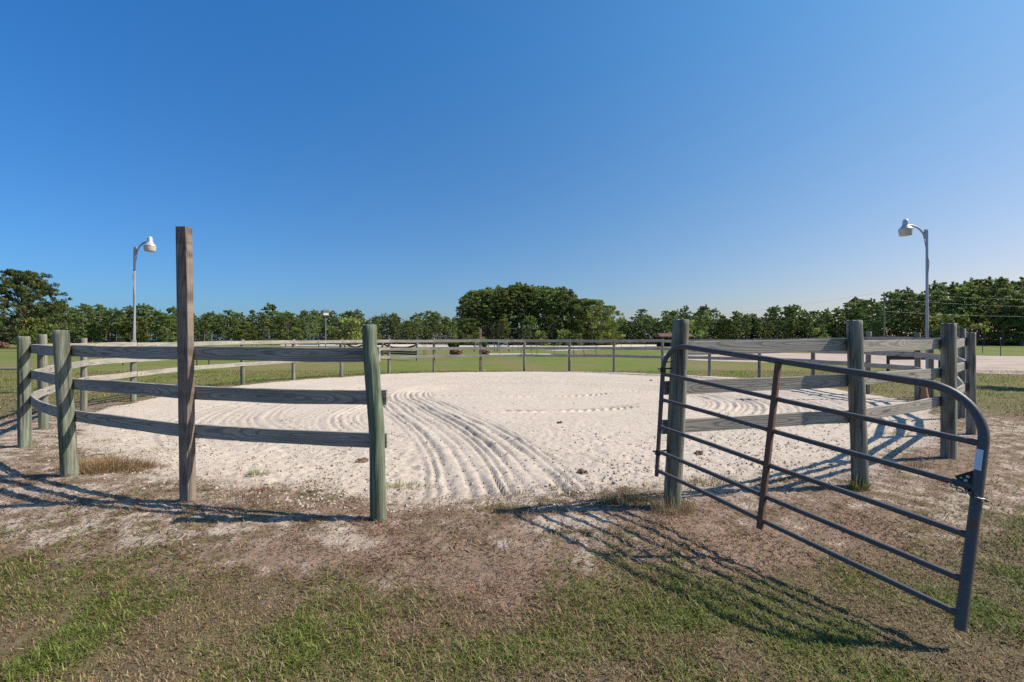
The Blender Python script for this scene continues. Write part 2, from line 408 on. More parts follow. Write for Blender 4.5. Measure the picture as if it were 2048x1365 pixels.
# ------------------------------------------------------------------ terrain height and zones
def smooth_path(pts, n=14):
    pts = [np.array(p, float) for p in pts]; out = []
    for i in range(len(pts) - 1):
        p0 = pts[max(i - 1, 0)]; p1 = pts[i]; p2 = pts[i + 1]; p3 = pts[min(i + 2, len(pts) - 1)]
        for t in np.linspace(0, 1, n, endpoint=False):
            out.append(0.5 * ((2 * p1) + (-p0 + p2) * t + (2 * p0 - 5 * p1 + 4 * p2 - p3) * t * t + (-p0 + 3 * p1 - 3 * p2 + p3) * t ** 3))
    out.append(pts[-1]); return np.array(out)

TRACK1 = smooth_path([(-0.02, 4.35), (-0.10, 5.2), (-0.42, 6.6), (-1.15, 8.6), (-2.25, 11.0), (-3.2, 13.2), (-3.3, 15.0), (-1.9, 16.7), (0.8, 17.4), (3.8, 16.6), (5.7, 14.4), (6.0, 12.0), (4.9, 10.0), (3.2, 8.9)])
TRACK2 = smooth_path([(-4.4, 7.4), (-5.9, 9.4), (-6.5, 12.0), (-6.0, 15.2), (-4.2, 18.0), (-1.2, 19.9), (2.6, 19.9), (6.0, 18.0), (7.9, 15.0), (8.2, 12.2), (7.2, 9.8), (5.4, 7.9)])
TRACK3 = smooth_path([(-1.9, 7.0), (-3.2, 8.2), (-4.0, 10.0), (-3.9, 12.6), (-3.2, 15.0)])
TREAD1 = smooth_path([(-2.4, 11.2), (-0.6, 10.4), (1.6, 10.6), (3.4, 11.6), (4.4, 13.2), (3.6, 15.2)], 24)
TREAD2 = smooth_path([(-2.6, 13.4), (-0.4, 13.1), (2.0, 13.4), (3.6, 14.6)], 24)

def lateral(x, y, P):
    """signed offset from a path, and the run along it"""
    a = P[:-1]; b = P[1:]; ab = b - a; L = np.hypot(ab[:, 0], ab[:, 1]); cum = np.r_[0, np.cumsum(L)]
    best = np.full(x.shape, 1e9); lat = np.zeros(x.shape); run = np.zeros(x.shape)
    for i in range(len(a)):
        px = x - a[i, 0]; py = y - a[i, 1]
        tr = (px * ab[i, 0] + py * ab[i, 1]) / L[i] ** 2
        t = np.clip(tr, 0, 1)
        d = np.hypot(px - t * ab[i, 0], py - t * ab[i, 1]); m = d < best
        sg = np.sign(ab[i, 0] * py - ab[i, 1] * px)
        best = np.where(m, d, best); lat = np.where(m, d * sg, lat); run = np.where(m, cum[i] + t * L[i], run)
    return lat, run, cum[-1]

def furrow(x, y, P, w, amp, per, phase=0.0):
    l, r, T = lateral(x, y, P)
    l2 = l + 0.07 * (vnoise(r * 0.9, np.zeros_like(r), 3) - 0.5) + 0.03 * (vnoise(r * 3, l * 4, 2) - .5)
    win = sstep(w, w - 0.14, np.abs(l)) * sstep(-0.05, 0.5, r) * sstep(T + 0.05, T - 1.5, r)
    l2 = l2 + .030 * np.sin(l * 7.3 + 1.7 * phase) + .018 * np.sin(l * 17.0 + phase)
    ph = l2 / per + phase; idx = np.floor(ph); fr = ph - idx
    wd = .15 + .10 * vnoise(idx * 3.7, r * .35, 4)
    saw = .55 - 1.55 * np.exp(-((fr - .5 - .12 * (vnoise(idx * 1.9, r * .8, 8) - .5)) / wd) ** 2) + .25 * np.exp(-((fr - .88) / .12) ** 2)
    saw = saw * (.35 + 1.0 * vnoise(idx * 5.3 + 11, r * .22 + 3 * phase, 10))
    a = amp * (0.25 + 1.3 * vnoise(r * 1.3, l * 5, 5)) * (0.6 + 0.8 * vnoise(r * 5, l * 9, 6))
    return saw * a, win

def tread(x, y, P, amp):
    l, r, T = lateral(x, y, P)
    win = sstep(0.26, 0.16, np.abs(l)) * sstep(0, 0.6, r) * sstep(T, T - 0.8, r)
    br = sstep(.32, .6, fbm(r * 1.4, l * 5 + 3, 7, 3)) * (.5 + vnoise(r * 6, l * 12, 2))
    return win * br * amp * np.sin(2 * np.pi * (r + np.abs(l) * 0.8 + .08 * vnoise(r * 3, l * 3, 1)) / 0.22)

def ground_base(x, y):
    s = ring_s(x, y)
    near = np.exp(-((np.hypot(x, y - 12)) / 22.0) ** 4)
    h = 0.05 * (fbm(x * 0.33, y * 0.33, 1, 3) - 0.5) * near
    h = h + 0.035 * np.exp(-((s - 0.25) / 0.6) ** 2) * near * sstep(12.5, 9, y)      # low berm along the fence
    h = h - 0.03 * sstep(-0.2, -1.8, s)
    return h

def ground_h(x, y, trough=False):
    x = np.asarray(x, float); y = np.asarray(y, float)
    s = ring_s(x, y); h = ground_base(x, y)
    m = (np.abs(x) < 13) & (y > 0.5) & (y < 25)
    xs = x[m]; ys = y[m]; ss = s[m]
    ins = sstep(-0.15, -0.9, ss)
    f1, w1 = furrow(xs, ys, TRACK1, 0.95, 0.029, 0.162)
    f2, w2 = furrow(xs, ys, TRACK2, 1.15, 0.023, 0.162, 1.0)
    f3, w3 = furrow(xs, ys, TRACK3, 0.75, 0.015, 0.158, 2.0)
    hh = f3 * w3; hh = hh * (1 - w2) + f2 * w2; hh = hh * (1 - w1) + f1 * w1
    gate_mouth = np.exp(-((xs - 0.15) / 1.0) ** 2 - ((ys - 4.3) / 0.9) ** 2)
    hh = hh * np.maximum(ins, gate_mouth)
    hh = hh + (tread(xs, ys, TREAD1, 0.026) + tread(xs, ys, TREAD2, 0.024)) * ins * (1 - w1)
    smoothz = np.clip(w1 + w2, 0, 1)
    rough = sstep(11, 5.5, ys) * (1 - 0.65 * smoothz) + 0.10
    lump = np.clip(fbm(xs * 13, ys * 13, 6, 3) - 0.52, 0, 1) * 0.07
    hoof = -np.clip(vnoise(xs * 5.6, ys * 5.6, 8) - 0.74, 0, 1) * 0.10
    hh = hh + (lump + hoof) * rough * ins
    hh = hh + 0.026 * (fbm(xs * 17, ys * 17, 2, 2) - 0.5) * (0.35 + 0.65 * rough)
    hh = hh + 0.02 * (fbm(xs * 3.2, ys * 3.2, 9, 3) - 0.5) * sstep(-0.4, 0.3, ss)
    h = h.copy(); h[m] += hh
    if trough:
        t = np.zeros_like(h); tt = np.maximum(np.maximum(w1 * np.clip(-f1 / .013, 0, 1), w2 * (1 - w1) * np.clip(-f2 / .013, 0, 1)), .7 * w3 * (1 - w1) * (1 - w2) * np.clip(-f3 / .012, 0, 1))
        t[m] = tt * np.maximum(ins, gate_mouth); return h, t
    return h

#  patches read off the photograph: (pixel x, pixel y, half width, half height, strength)
SAND_P = [(120, 990, 200, 22, .7), (455, 1075, 150, 24, .6), (680, 1078, 95, 36, .62), (1140, 1052, 120, 26, .85), (1100, 1090, 60, 16, .5), (1500, 1000, 190, 40, .5),
          (460, 1010, 70, 16, .8), (1250, 1080, 130, 30, .45), (1950, 900, 60, 25, .45), (1460, 1020, 160, 30, .35), (1800, 950, 120, 22, .4), (250, 1030, 160, 16, .45), (640, 1000, 120, 20, .3), (1000, 1005, 130, 26, .6), (1270, 1310, 60, 20, .2)]
LIT_P = [(760, 1110, 260, 60, .9), (1010, 1170, 170, 90, .75), (1480, 1110, 220, 62, .85), (1330, 1060, 120, 50, .8), (620, 1020, 210, 22, .7), (1720, 1060, 150, 45, .7), (500, 1110, 130, 25, .5), (880, 1260, 110, 60, .5),
         (1900, 930, 140, 40, .6), (240, 990, 170, 35, .3), (1250, 1000, 90, 22, .7), (1150, 1340, 200, 60, .35), (1590, 1010, 160, 34, .6), (120, 930, 110, 40, .35), (900, 1035, 110, 20, .6), (1010, 1042, 130, 22, .55), (560, 1000, 120, 16, .45), (1340, 1290, 80, 30, .3)]
GRN_P = [(200, 1230, 300, 110, .55), (60, 1330, 200, 60, .4), (1150, 1075, 90, 20, .8), (1200, 1110, 90, 30, .7), (600, 1180, 160, 50, .4), (120, 1080, 160, 40, .45), (420, 1120, 140, 30, .4), (1500, 1190, 240, 60, .75), (1650, 1260, 160, 60, .5), (1830, 1150, 150, 90, .3), (1980, 1040, 70, 50, .6), (380, 1260, 90, 40, .3), (1100, 1290, 130, 40, .35), (1250, 1160, 100, 60, .3)]

def blob(x, y, L):
    yy = np.maximum(y, 0.6); px = CX + FPX * x / yy; py = Y0 + FPX * H / yy
    o = np.zeros_like(x)
    for (a, b, rx, ry, s) in L:
        o = np.maximum(o, s * np.exp(-(((px - a) / rx) ** 2 + ((py - b) / ry) ** 2)))
    return o * (y > 0.6)

def zones(x, y):
    s = ring_s(x, y)
    n1 = fbm(x * 0.9, y * 0.9, 4, 4) - 0.5; n2 = fbm(x * 3.1, y * 3.1, 5, 3) - 0.5
    nearw = sstep(13, 7.5, y)
    s2 = s + n1 * 1.0 * (0.25 + 0.75 * nearw) + n2 * 0.35
    sand = sstep(0.30 * nearw - 0.10 * (1 - nearw), -1.0 * nearw - 0.30 * (1 - nearw), s2 + .5 * nearw * (fbm(x * 1.9 + 5, y * 1.9, 7, 3) - .5))
    wid = 0.18 + 0.62 * nearw; cen = 0.03 + 0.32 * nearw
    lit = np.exp(-((s2 - cen) / wid) ** 2) * (0.62 - 0.02 * nearw)
    sand = np.maximum(sand, nearw * 0.53 * sstep(1.40, .75, s2 + n2 * .5) * sstep(-.9, -.1, s2 + .8))
    lit = np.maximum(lit, nearw * .55 * sstep(1.7, .9, s) * sstep(-1.3, -.2, s) * (.5 + 1.1 * fbm(x * 1.6, y * 2.6, 8, 3)))
    sp = blob(x, y, SAND_P) + n2 * 0.5; lp = blob(x, y, LIT_P)
    sand = sand * (1 - .85 * np.clip(lp * 1.15, 0, 1))
    sand = np.maximum(sand, np.where(blob(x, y, SAND_P) > 0.05, sp, 0))
    lit = np.maximum(lit, lp + n1 * 0.5 * (lp > 0.05))
    green = 0.5 + blob(x, y, GRN_P) * 0.75 + n1 * 1.1 - 0.12 * nearw
    far = sstep(20, 45, y); green = green + 0.22 * far
    out = sstep(30, 36, np.hypot(x, y - 12))
    return np.clip(sand, 0, 1) * (1 - out), np.clip(lit, 0, 1) * (1 - out), np.clip(green, 0, 1)

def steps(a, b, d): return list(np.arange(a, b, d))
def grow(a, d, g, lim):
    o = []; v = a
    while abs(v) < lim:
        v += d; d *= g; o.append(v)
    return o
xs = steps(-12.5, -4, .045) + steps(-4, 4, .028) + steps(4, 12.5, .045)
xs = grow(xs[0], -.06, 1.13, 2500)[::-1] + xs + grow(xs[-1], .06, 1.13, 2500)
ys = steps(1.0, 6, .026) + steps(6, 12, .036) + steps(12, 23.6, .07)
ys = grow(ys[0], -.05, 1.25, 300)[::-1] + ys + grow(ys[-1], .07, 1.07, 3000)
xs = np.array(xs); ys = np.array(ys)
GX, GY = np.meshgrid(xs, ys); gx = GX.ravel(); gy = GY.ravel()
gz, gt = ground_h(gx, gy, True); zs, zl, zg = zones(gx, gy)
nx, ny = len(xs), len(ys)
i = np.arange(nx * ny).reshape(ny, nx)
F = np.stack([i[:-1, :-1], i[:-1, 1:], i[1:, 1:], i[1:, :-1]], -1).reshape(-1, 4)
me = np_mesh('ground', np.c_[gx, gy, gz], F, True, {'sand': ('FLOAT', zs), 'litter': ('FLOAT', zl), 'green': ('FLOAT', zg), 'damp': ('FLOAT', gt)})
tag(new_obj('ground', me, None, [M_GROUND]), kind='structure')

def gh(x, y): return float(ground_h(np.array([x]), np.array([y]))[0])

def sheet(name, pts, z, m):
    """flat ground sheet with a ragged edge"""
    out = []; n = len(pts)
    for j in range(n):
        a = np.array(pts[j]); b = np.array(pts[(j + 1) % n]); L = np.hypot(*(b - a)); k = max(2, int(L / 1.2)); k = min(k, 60)
        nr = np.array([b[1] - a[1], a[0] - b[0]]) / L
        for t in np.arange(k) / k:
            p = a + (b - a) * t; out.append((*(p + nr * (vnoise(p[0] * 0.7, p[1] * 0.7, 2) - 0.5) * 1.2), z))
    me = bpy.data.meshes.new(name); me.from_pydata([tuple(map(float, q)) for q in out], [], [tuple(range(len(out)))]); me.update()
    return tag(new_obj(name, me, None, [m]), kind='structure')
sheet('sand_arena', [W(1300, 716), W(1420, 722), W(1690, 731), W(1960, 748), (26, 20.5), (95, 18), (110, 44), W(2048, 713), W(1725, 709), W(1500, 705), W(1340, 705)], 0.010, M_ARENA)
sheet('dirt_road', [W(840, 694), W(1000, 694), W(1228, 694), W(1340, 693), W(1340, 690), W(1200, 689.4), W(1000, 688.6), W(840, 688.4), W(560, 689.5), W(560, 691.5)], 0.014, M_ROAD)
sheet('gravel_road', [W(1700, 691.4), W(2048, 691.6), (240, 128), (240, 146), W(2048, 689.6), W(1700, 689.4)], 0.014, M_ROAD)
sheet('concrete_path', [W(1090, 702.6), W(1230, 698.6), W(1230, 696.2), W(1150, 698.5)], 0.010, M_PATH)
sheet('sandy_track', [W(970, 710.5), W(1100, 710.5), W(1100, 708), W(970, 707.5)], 0.010, M_ROAD)

# ------------------------------------------------------------------ blades of grass
PAL = {'green': [(.08, .12, .020), (.12, .165, .032), (.165, .21, .048), (.215, .24, .075)],
       'tan': [(.25, .195, .11), (.30, .24, .145), (.19, .145, .085), (.36, .30, .20)],
       'brown': [(.20, .112, .082), (.27, .165, .125), (.135, .078, .058), (.35, .245, .19)],
       'grey': [(.26, .22, .185), (.34, .29, .25), (.17, .14, .12)],
       'rust': [(.22, .09, .04), (.28, .13, .06), (.16, .07, .035)],
       'dead': [(.34, .23, .13), (.28, .18, .10), (.40, .29, .17)]}
PALA = {k: np.array(v) * (1.17, 1.15, .90) for k, v in PAL.items()}

def blades(x, y, z, length, width, tilt, az, curl, col):
    """two-segment blades; arrays of n"""
    n = len(x); dx = np.cos(az); dy = np.sin(az)
    sxv = -dy; syv = dx
    def pt(f, w, t):
        hx = np.sin(t) * f * length; hz = np.cos(t) * f * length
        return np.stack([x + dx * hx + sxv * w, y + dy * hx + syv * w, z + hz], -1)
    t1 = tilt; t2 = np.minimum(tilt + curl, 1.62)
    a = pt(0, -width / 2, t1); b = pt(0, width / 2, t1)
    c = pt(.55, width * .42, t1); d = pt(.55, -width * .42, t1)
    m = pt(.55, 0, t1)
    tip = m + np.stack([dx * np.sin(t2), dy * np.sin(t2), np.cos(t2)], -1) * (length * .45)[:, None]
    V = np.stack([a, b, c, d, tip], 1).reshape(-1, 3)
    k = np.arange(n)[:, None] * 5
    F = np.concatenate([k + np.array([[0, 1, 2]]), k + np.array([[0, 2, 3]]), k + np.array([[3, 2, 4]])], 0)
    cc = np.repeat(np.c_[col, np.ones(n)], 5, 0)
    return V, F, cc

def pick(p, names, n):
    out = np.zeros((n, 3)); u = rng.random(n); acc = np.zeros(n)
    for nm, q in zip(names, p):
        m = (u >= acc) & (u < acc + q); A = PALA[nm]; out[m] = A[rng.integers(0, len(A), m.sum())]; acc = acc + q
    out[(out.sum(1) == 0)] = PALA['tan'][0]
    return out * rng.uniform(.6, 1.35, (n, 1))

def scatter_turf(name, y0, y1, dens, lscale, wid):
    xm = 1.38 * y1 + .5
    area = (2 * xm) * (y1 - y0); n = int(area * dens)
    y = rng.uniform(y0, y1, n); x = rng.uniform(-xm, xm, n)
    m = np.abs(x) < 1.38 * y + .6; x = x[m]; y = y[m]
    s, l, g = zones(x, y)
    clump = fbm(x * 2.6, y * 2.6, 3, 4)
    clump2 = vnoise(x * 9, y * 9, 7)
    cov = (1 - s) * (0.45 + 0.9 * clump2)
    rs = ring_s(x, y); belt = sstep(1.5, .7, rs) * sstep(13, 8, y)
    cov = cov * np.where(l > .5, .8, 1.0) * (1 - .45 * belt)
    m = rng.random(len(x)) < np.clip(cov, 0, 1); x = x[m]; y = y[m]; s = s[m]; l = l[m]; g = g[m]; clump = clump[m]; belt = belt[m]; l = np.maximum(l, belt * .75)
    n = len(x)
    gr = np.clip((g - .5) * 1.7 + .50 + (clump - .5) * 2.2, 0.03, .95) * (1 - np.clip(l, 0, 1) * .93)
    br = (1 - gr) * (0.42 + .5 * l + .5 * (vnoise(x * 1.7 + 40, y * 1.7, 9) - .4)); br = np.clip(br, 0, 1 - gr)
    gy_ = np.clip(l * .12, 0, 1 - gr - br); tn = 1 - gr - br - gy_
    col = pick((gr, br, gy_, tn), ('green', 'brown', 'grey', 'tan'), n)
    isg = rng.random(n) < gr
    L = np.where(isg, rng.uniform(.03, .075, n), rng.uniform(.025, .07, n)) * lscale * (0.72 + .75 * sstep(.3, .75, clump))
    tilt = np.where(l > .45, rng.uniform(.9, 1.5, n), rng.uniform(.5, 1.45, n))
    z = ground_h(x, y) - .003 + np.where(l > .45, rng.uniform(0, .012, n), 0)
    return blades(x, y, z, L, np.full(n, wid) * rng.uniform(.6, 1.3, n), tilt, rng.uniform(0, 2 * np.pi, n), rng.uniform(0, .9, n), col)

parts = [scatter_turf('a', 1.75, 3.2, 16500, .74, .0044), scatter_turf('b', 3.2, 5.2, 7500, .95, .006), scatter_turf('c', 5.2, 9.5, 1800, 1.1, .008), scatter_turf('d', 9.5, 24, 260, 1.4, .014)]
def join_blades(parts):
    V = []; Fc = []; Cc = []; o = 0
    for v, f, c in parts: V.append(v); Fc.append(f + o); Cc.append(c); o += len(v)
    return np.concatenate(V), np.concatenate(Fc), np.concatenate(Cc)
V, F, cc = join_blades(parts)
me = np_mesh('turf_grass', V, F, False, {'Col': ('FLOAT_COLOR', cc)})
tag(new_obj('turf_grass', me, None, [M_BLADE]), 'short mown grass, green and dry brown, on the ground around the pen', kind='stuff')
print('turf blades', len(F) // 3)

def tuft(name, label, px, py, n, rx, ry, lmin, lmax, tmax, pal, cat='grass tuft', wid=.004, group=None):
    x0, y0 = W(px, py); n = int(n)
    r = np.sqrt(rng.random(n)); a = rng.uniform(0, 2 * np.pi, n)
    x = r * np.cos(a) * rx; y = r * np.sin(a) * ry
    z = ground_h(x + x0, y + y0) - gh(x0, y0) - .004
    col = pick([1 / len(pal)] * len(pal), pal, n)
    out = np.arctan2(y, x) + rng.uniform(-1.2, 1.2, n)
    v, f, c = blades(x, y, z, rng.uniform(lmin, lmax, n) * (1.1 - .5 * r), np.full(n, wid), rng.uniform(.02, tmax, n), out, rng.uniform(.1, .8, n), c_ if False else col)
    me = np_mesh(name, v, f, False, {'Col': ('FLOAT_COLOR', c)})
    o = new_obj(name, me, None, [M_BLADE]); o.location = (x0, y0, gh(x0, y0))
    return tag(o, label, cat, group)
G_ = 'grass tufts growing out of the sand'
tuft('dry_grass_clump', 'wide clump of tan dry grass beside the leaning green post', 215, 938, 2200, .55, .30, .08, .24, 1.0, ('dead', 'dead', 'tan'), wid=.004)
tuft('grass_tuft', 'green grass tuft on sand between the brown square post and gate post', 516, 950, 120, .13, .10, .06, .16, 1.1, ('green',), group=G_)
tuft('grass_tuft', 'green grass strip just right of the kinked green gate post', 815, 972, 420, .36, .12, .04, .11, 1.2, ('green', 'tan'), group=G_)
tuft('grass_tuft', 'sparse green weeds in the middle of the gateway sand', 1030, 990, 90, .16, .1, .04, .12, 1.1, ('green', 'brown'), group=G_)
tuft('grass_tuft', 'small green tuft just behind the gate rust brace shadow', 1110, 1000, 70, .15, .08, .03, .09, 1.2, ('green', 'tan'), group=G_)
tuft('grass_tuft', 'low green tuft on sand behind the dry grass clump', 212, 882, 110, .22, .14, .04, .11, 1.2, ('green', 'tan'), group=G_)
tuft('grass_tuft', 'low green tuft left of the tall brown post on sand', 310, 900, 150, .3, .2, .04, .10, 1.2, ('green', 'tan'), group=G_)
tuft('grass_tuft', 'faint green tuft on sand left of the kinked post', 640, 975, 60, .14, .08, .03, .08, 1.2, ('green', 'tan'), group=G_)
tuft('weed', 'leafy green weed at the foot of the post behind the gate', 1716, 985, 170, .10, .07, .08, .24, .8, ('green', 'green', 'brown'), 'weed', .007)
tuft('weed', 'dry grey stalks around the foot of the gate hinge post', 1346, 1030, 420, .20, .12, .08, .30, .7, ('grey', 'tan', 'brown'), 'weed', .003)
tuft('weed', 'dark dry weeds left of the gate hinge post', 1250, 1008, 520, .26, .14, .06, .20, .9, ('brown', 'grey', 'green'), 'weed', .004)
tuft('weed', 'tan dry stalks on sand behind the lower gate bars', 1425, 965, 260, .28, .14, .06, .20, .9, ('tan', 'dead', 'green'), 'weed', .004)
tuft('grass_tuft', 'rusty brown dead tuft right of the tall brown post', 522, 985, 160, .12, .08, .03, .08, 1.3, ('rust',), group=G_)
tuft('grass_tuft', 'small tuft between the rail shadows right of the gate brace', 1790, 868, 110, .2, .16, .04, .12, 1.1, ('green', 'tan'), group=G_)
thin = tuft('dry_grass', 'thin dry patch of grass in the middle of the pen', 1010, 784, 120, .9, .5, .03, .07, 1.3, ('tan', 'green')); thin['kind'] = 'stuff'; del thin['category']
tuft('weed', 'dry reddish weeds behind the outer end of the gate', 1815, 940, 260, .3, .12, .05, .14, 1.1, ('brown', 'rust', 'tan'), 'weed', .004)
tuft('weed', 'pale dry stalks beside the tall brown square post', 480, 1012, 260, .3, .14, .05, .14, 1.2, ('grey', 'brown'), 'weed', .004)

# clods in the sand
def ico():
    t = (1 + 5 ** .5) / 2
    v = np.array([(-1, t, 0), (1, t, 0), (-1, -t, 0), (1, -t, 0), (0, -1, t), (0, 1, t), (0, -1, -t), (0, 1, -t), (t, 0, -1), (t, 0, 1), (-t, 0, -1), (-t, 0, 1)], float)
    f = np.array([(0, 11, 5), (0, 5, 1), (0, 1, 7), (0, 7, 10), (0, 10, 11), (1, 5, 9), (5, 11, 4), (11, 10, 2), (10, 7, 6), (7, 1, 8), (3, 9, 4), (3, 4, 2), (3, 2, 6), (3, 6, 8), (3, 8, 9), (4, 9, 5), (2, 4, 11), (6, 2, 10), (8, 6, 7), (9, 8, 1)])
    return v / np.linalg.norm(v[0]), f
IV, IF = ico()
OV = np.array([(1, 0, 0), (-1, 0, 0), (0, 1, 0), (0, -1, 0), (0, 0, 1), (0, 0, -1)], float)
OF = np.array([(0, 2, 4), (2, 1, 4), (1, 3, 4), (3, 0, 4), (2, 0, 5), (1, 2, 5), (3, 1, 5), (0, 3, 5)])
def clods(name, label, n, mat, rmin, rmax, region, mult=3):
    x = rng.uniform(-9.5, 10.5, n * mult); y = 3.8 + 18.2 * rng.random(n * mult) ** 1.6
    ok = (ring_s(x, y) < -0.1) & (rng.random(len(x)) < region(x, y)); x = x[ok][:n]; y = y[ok][:n]; n = len(x)
    r = rmin + (rmax - rmin) * rng.random(n) ** 2.5
    z = ground_h(x, y) + r * .25
    v = OV[None] + rng.uniform(-.35, .35, (n, 6, 3)); a = rng.uniform(0, 6.28, n); ca, sa = np.cos(a)[:, None], np.sin(a)[:, None]
    v = np.stack([v[..., 0] * ca - v[..., 1] * sa, v[..., 0] * sa + v[..., 1] * ca, v[..., 2] * .8], -1) * r[:, None, None] + np.stack([x, y, z], -1)[:, None]
    f = (OF[None] + np.arange(n)[:, None, None] * 6).reshape(-1, 3)
    return tag(new_obj(name, np_mesh(name, v.reshape(-1, 3), f, False), None, [mat]), label, kind='stuff')
CLOD_P = [(560, 940, 230, 60, 1.0), (330, 900, 150, 60, .8), (1540, 920, 190, 60, 1.0), (640, 1000, 160, 40, .7), (1250, 950, 160, 60, .45), (1100, 980, 120, 30, .6), (1500, 860, 160, 30, .6)]
reg = lambda x, y: np.clip(blob(x, y, CLOD_P) * (0.35 + 1.3 * (fbm(x * 1.5, y * 1.5, 3, 2) - .3)) + .05 * sstep(14, 6, y), 0.01, 1)
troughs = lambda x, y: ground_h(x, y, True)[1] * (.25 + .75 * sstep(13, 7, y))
clods('sand_clods', 'crumbly clods of sand lying loose over the pen', 15000, M_CLOD, .006, .024, reg, 8)
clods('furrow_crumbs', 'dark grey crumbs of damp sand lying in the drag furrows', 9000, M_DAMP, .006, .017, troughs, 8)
clods('bark_crumbs', 'dark crumbs of bark and dung on the sand', 1800, M_MUCK, .004, .014, lambda x, y: np.clip(.2 + sstep(10, 5, y), 0, 1))

for px, py, sz, lab in ((724, 921, .10, 'brown lump of dried dung just left of the kinked green post'), (1163, 941, .08, 'small brown dung lump at the edge of the raked track'), (1398, 903, .09, 'brown dung lump seen between the gate bars'),
                        (1325, 786, .10, 'brown tuft of hay lying near the far side of the pen'), (1302, 761, .09, 'reddish brown lump near the far right of the pen'), (1120, 843, .07, 'dark lump on smooth sand mid pen'), (968, 741, .12, 'pale stone at the foot of the far square post')):
    x, y = W(px, py); n = 26; v = []; f = []; sz *= .6
    for j in range(n):
        a = rng.uniform(0, 6.28); rr = sz * 1.3 * math.sqrt(rng.random()); r = sz * rng.uniform(.25, .5)
        p = np.array([rr * math.cos(a), rr * math.sin(a), r * .4 + rng.uniform(0, .4) * sz * (1 - rr / sz / 1.4)])
        v.append(IV * r * rng.uniform(.6, 1.3, (12, 1)) + p); f.append(IF + 12 * j)
    o = new_obj('stone' if 'stone' in lab else 'dung_lump', np_mesh('lump', np.concatenate(v), np.concatenate(f)), None, [M_CLOD if 'stone' in lab else M_MUCK])
    o.location = (x, y, gh(x, y)); tag(o, lab, 'stone' if 'stone' in lab else 'dung')

# ------------------------------------------------------------------ round pen fence
def post_mesh(h, r, seed, lean, kind, near):
    seg = 36 if near else 12; rows = 44 if near else 10
    rr = np.random.default_rng(seed); V = []; z0 = -.25
    ph = rr.uniform(0, 6.28, 4)
    cr = [(rr.uniform(-2.6, -.5), rr.uniform(.25, .9), rr.uniform(.3, .8)) for _ in range(3)] if near else []
    for j in range(rows + 1):
        t = j / rows; z = z0 + (h - z0) * t
        zz = max(z, 0) / h
        cx = lean * zz; cy = 0.0
        rad = r * (1.06 - .09 * t)
        if kind == 'kink':
            cx = -.035 * zz - .045 * float(sstep(.7, 1.6, z)) + .006 * math.exp(-((z - 1.33) / .10) ** 2)
            rad *= 1.02 + .05 * math.exp(-((z - 1.34) / .11) ** 2) - .05 * float(sstep(1.40, 1.52, z)) + .015 * math.sin(z * 9)
        for k in range(seg):
            a = 2 * math.pi * k / seg
            q = rad * (1 + .006 * math.sin(23 * a + 5 * math.sin(2 * z)) * near + .022 * math.sin(2 * a + ph[0]) + .012 * math.sin(3 * a + ph[1] + 2 * z) + .010 * math.sin(7 * a + ph[2] + 1.3 * z))
            if near:
                q += .003 * (float(vnoise(a * 5 + seed, z * 4, 1)) - .5) * 2
                for (ca, zc, hl) in cr:
                    aa = ca + .05 * math.sin(z * 9); da = (a - aa + math.pi) % (2 * math.pi) - math.pi
                    q -= .011 * math.exp(-(da / .06) ** 2) * max(0, 1 - ((z - zc - .3) / hl) ** 2)
            V.append((cx + q * math.cos(a), cy + q * math.sin(a), z))
    Fq = [(j * seg + k, j * seg + (k + 1) % seg, (j + 1) * seg + (k + 1) % seg, (j + 1) * seg + k) for j in range(rows) for k in range(seg)]
    # worn top: a small chamfer, then a slightly domed end
    top = V[-seg:]; mx = sum(p[0] for p in top) / seg; my = sum(p[1] for p in top) / seg; base = len(V)
    for k in range(seg): p = top[k]; V.append((mx + (p[0] - mx) * .93, my + (p[1] - my) * .93, p[2] + .006 + .004 * math.sin(k)))
    V.append((mx, my, h + .009)); c = len(V) - 1
    n0 = base - seg
    Fq += [(n0 + k, n0 + (k + 1) % seg, base + (k + 1) % seg, base + k) for k in range(seg)]
    Fq += [(base + k, base + (k + 1) % seg, c) for k in range(seg)]
    me = bpy.data.meshes.new('post'); me.from_pydata(V, [], Fq)
    me.polygons.foreach_set('use_smooth', [i < len(Fq) - seg * 2 for i in range(len(Fq))]); me.update()
    return me

def square_post_mesh(h, w, d, lean, seed, wany=True):
    """sawn post with a bark-rounded (wany) edge; long side along local x"""
    V = []; rows = 30; z0 = -.25; rr = np.random.default_rng(seed)
    for j in range(rows + 1):
        z = z0 + (h - z0) * j / rows; zz = max(z, 0) / h
        cx = lean * zz
        wn_ = .014 + .013 * math.sin(z * 2.1 + 1) + .012 * (float(vnoise(z * 5, 3.3, 2)) - .5) if wany else .004
        wn_ = max(.004, wn_)
        e = .004
        tw = .0015 * (float(vnoise(z * 7, 1.7, 4)) - .5)
        for (sx, sy) in ((-1, -1), (1, -1), (1, 1), (-1, 1)):
            b = wn_ if (sx, sy) == (1, -1) else e
            c = (sx * w / 2, sy * d / 2)
            p1 = (c[0] - sx * b, c[1]); p2 = (c[0], c[1] - sy * b)
            pr = (p1, p2) if sx * sy < 0 else (p2, p1)
            for p in pr: V.append((cx + p[0] + tw, p[1] + tw, z))
    n = 8
    F = [(j * n + k, j * n + (k + 1) % n, (j + 1) * n + (k + 1) % n, (j + 1) * n + k) for j in range(rows) for k in range(n)]
    F.append(tuple(rows * n + k for k in range(n)))
    me = bpy.data.meshes.new('post'); me.from_pydata(V, [], F); me.update(); return me

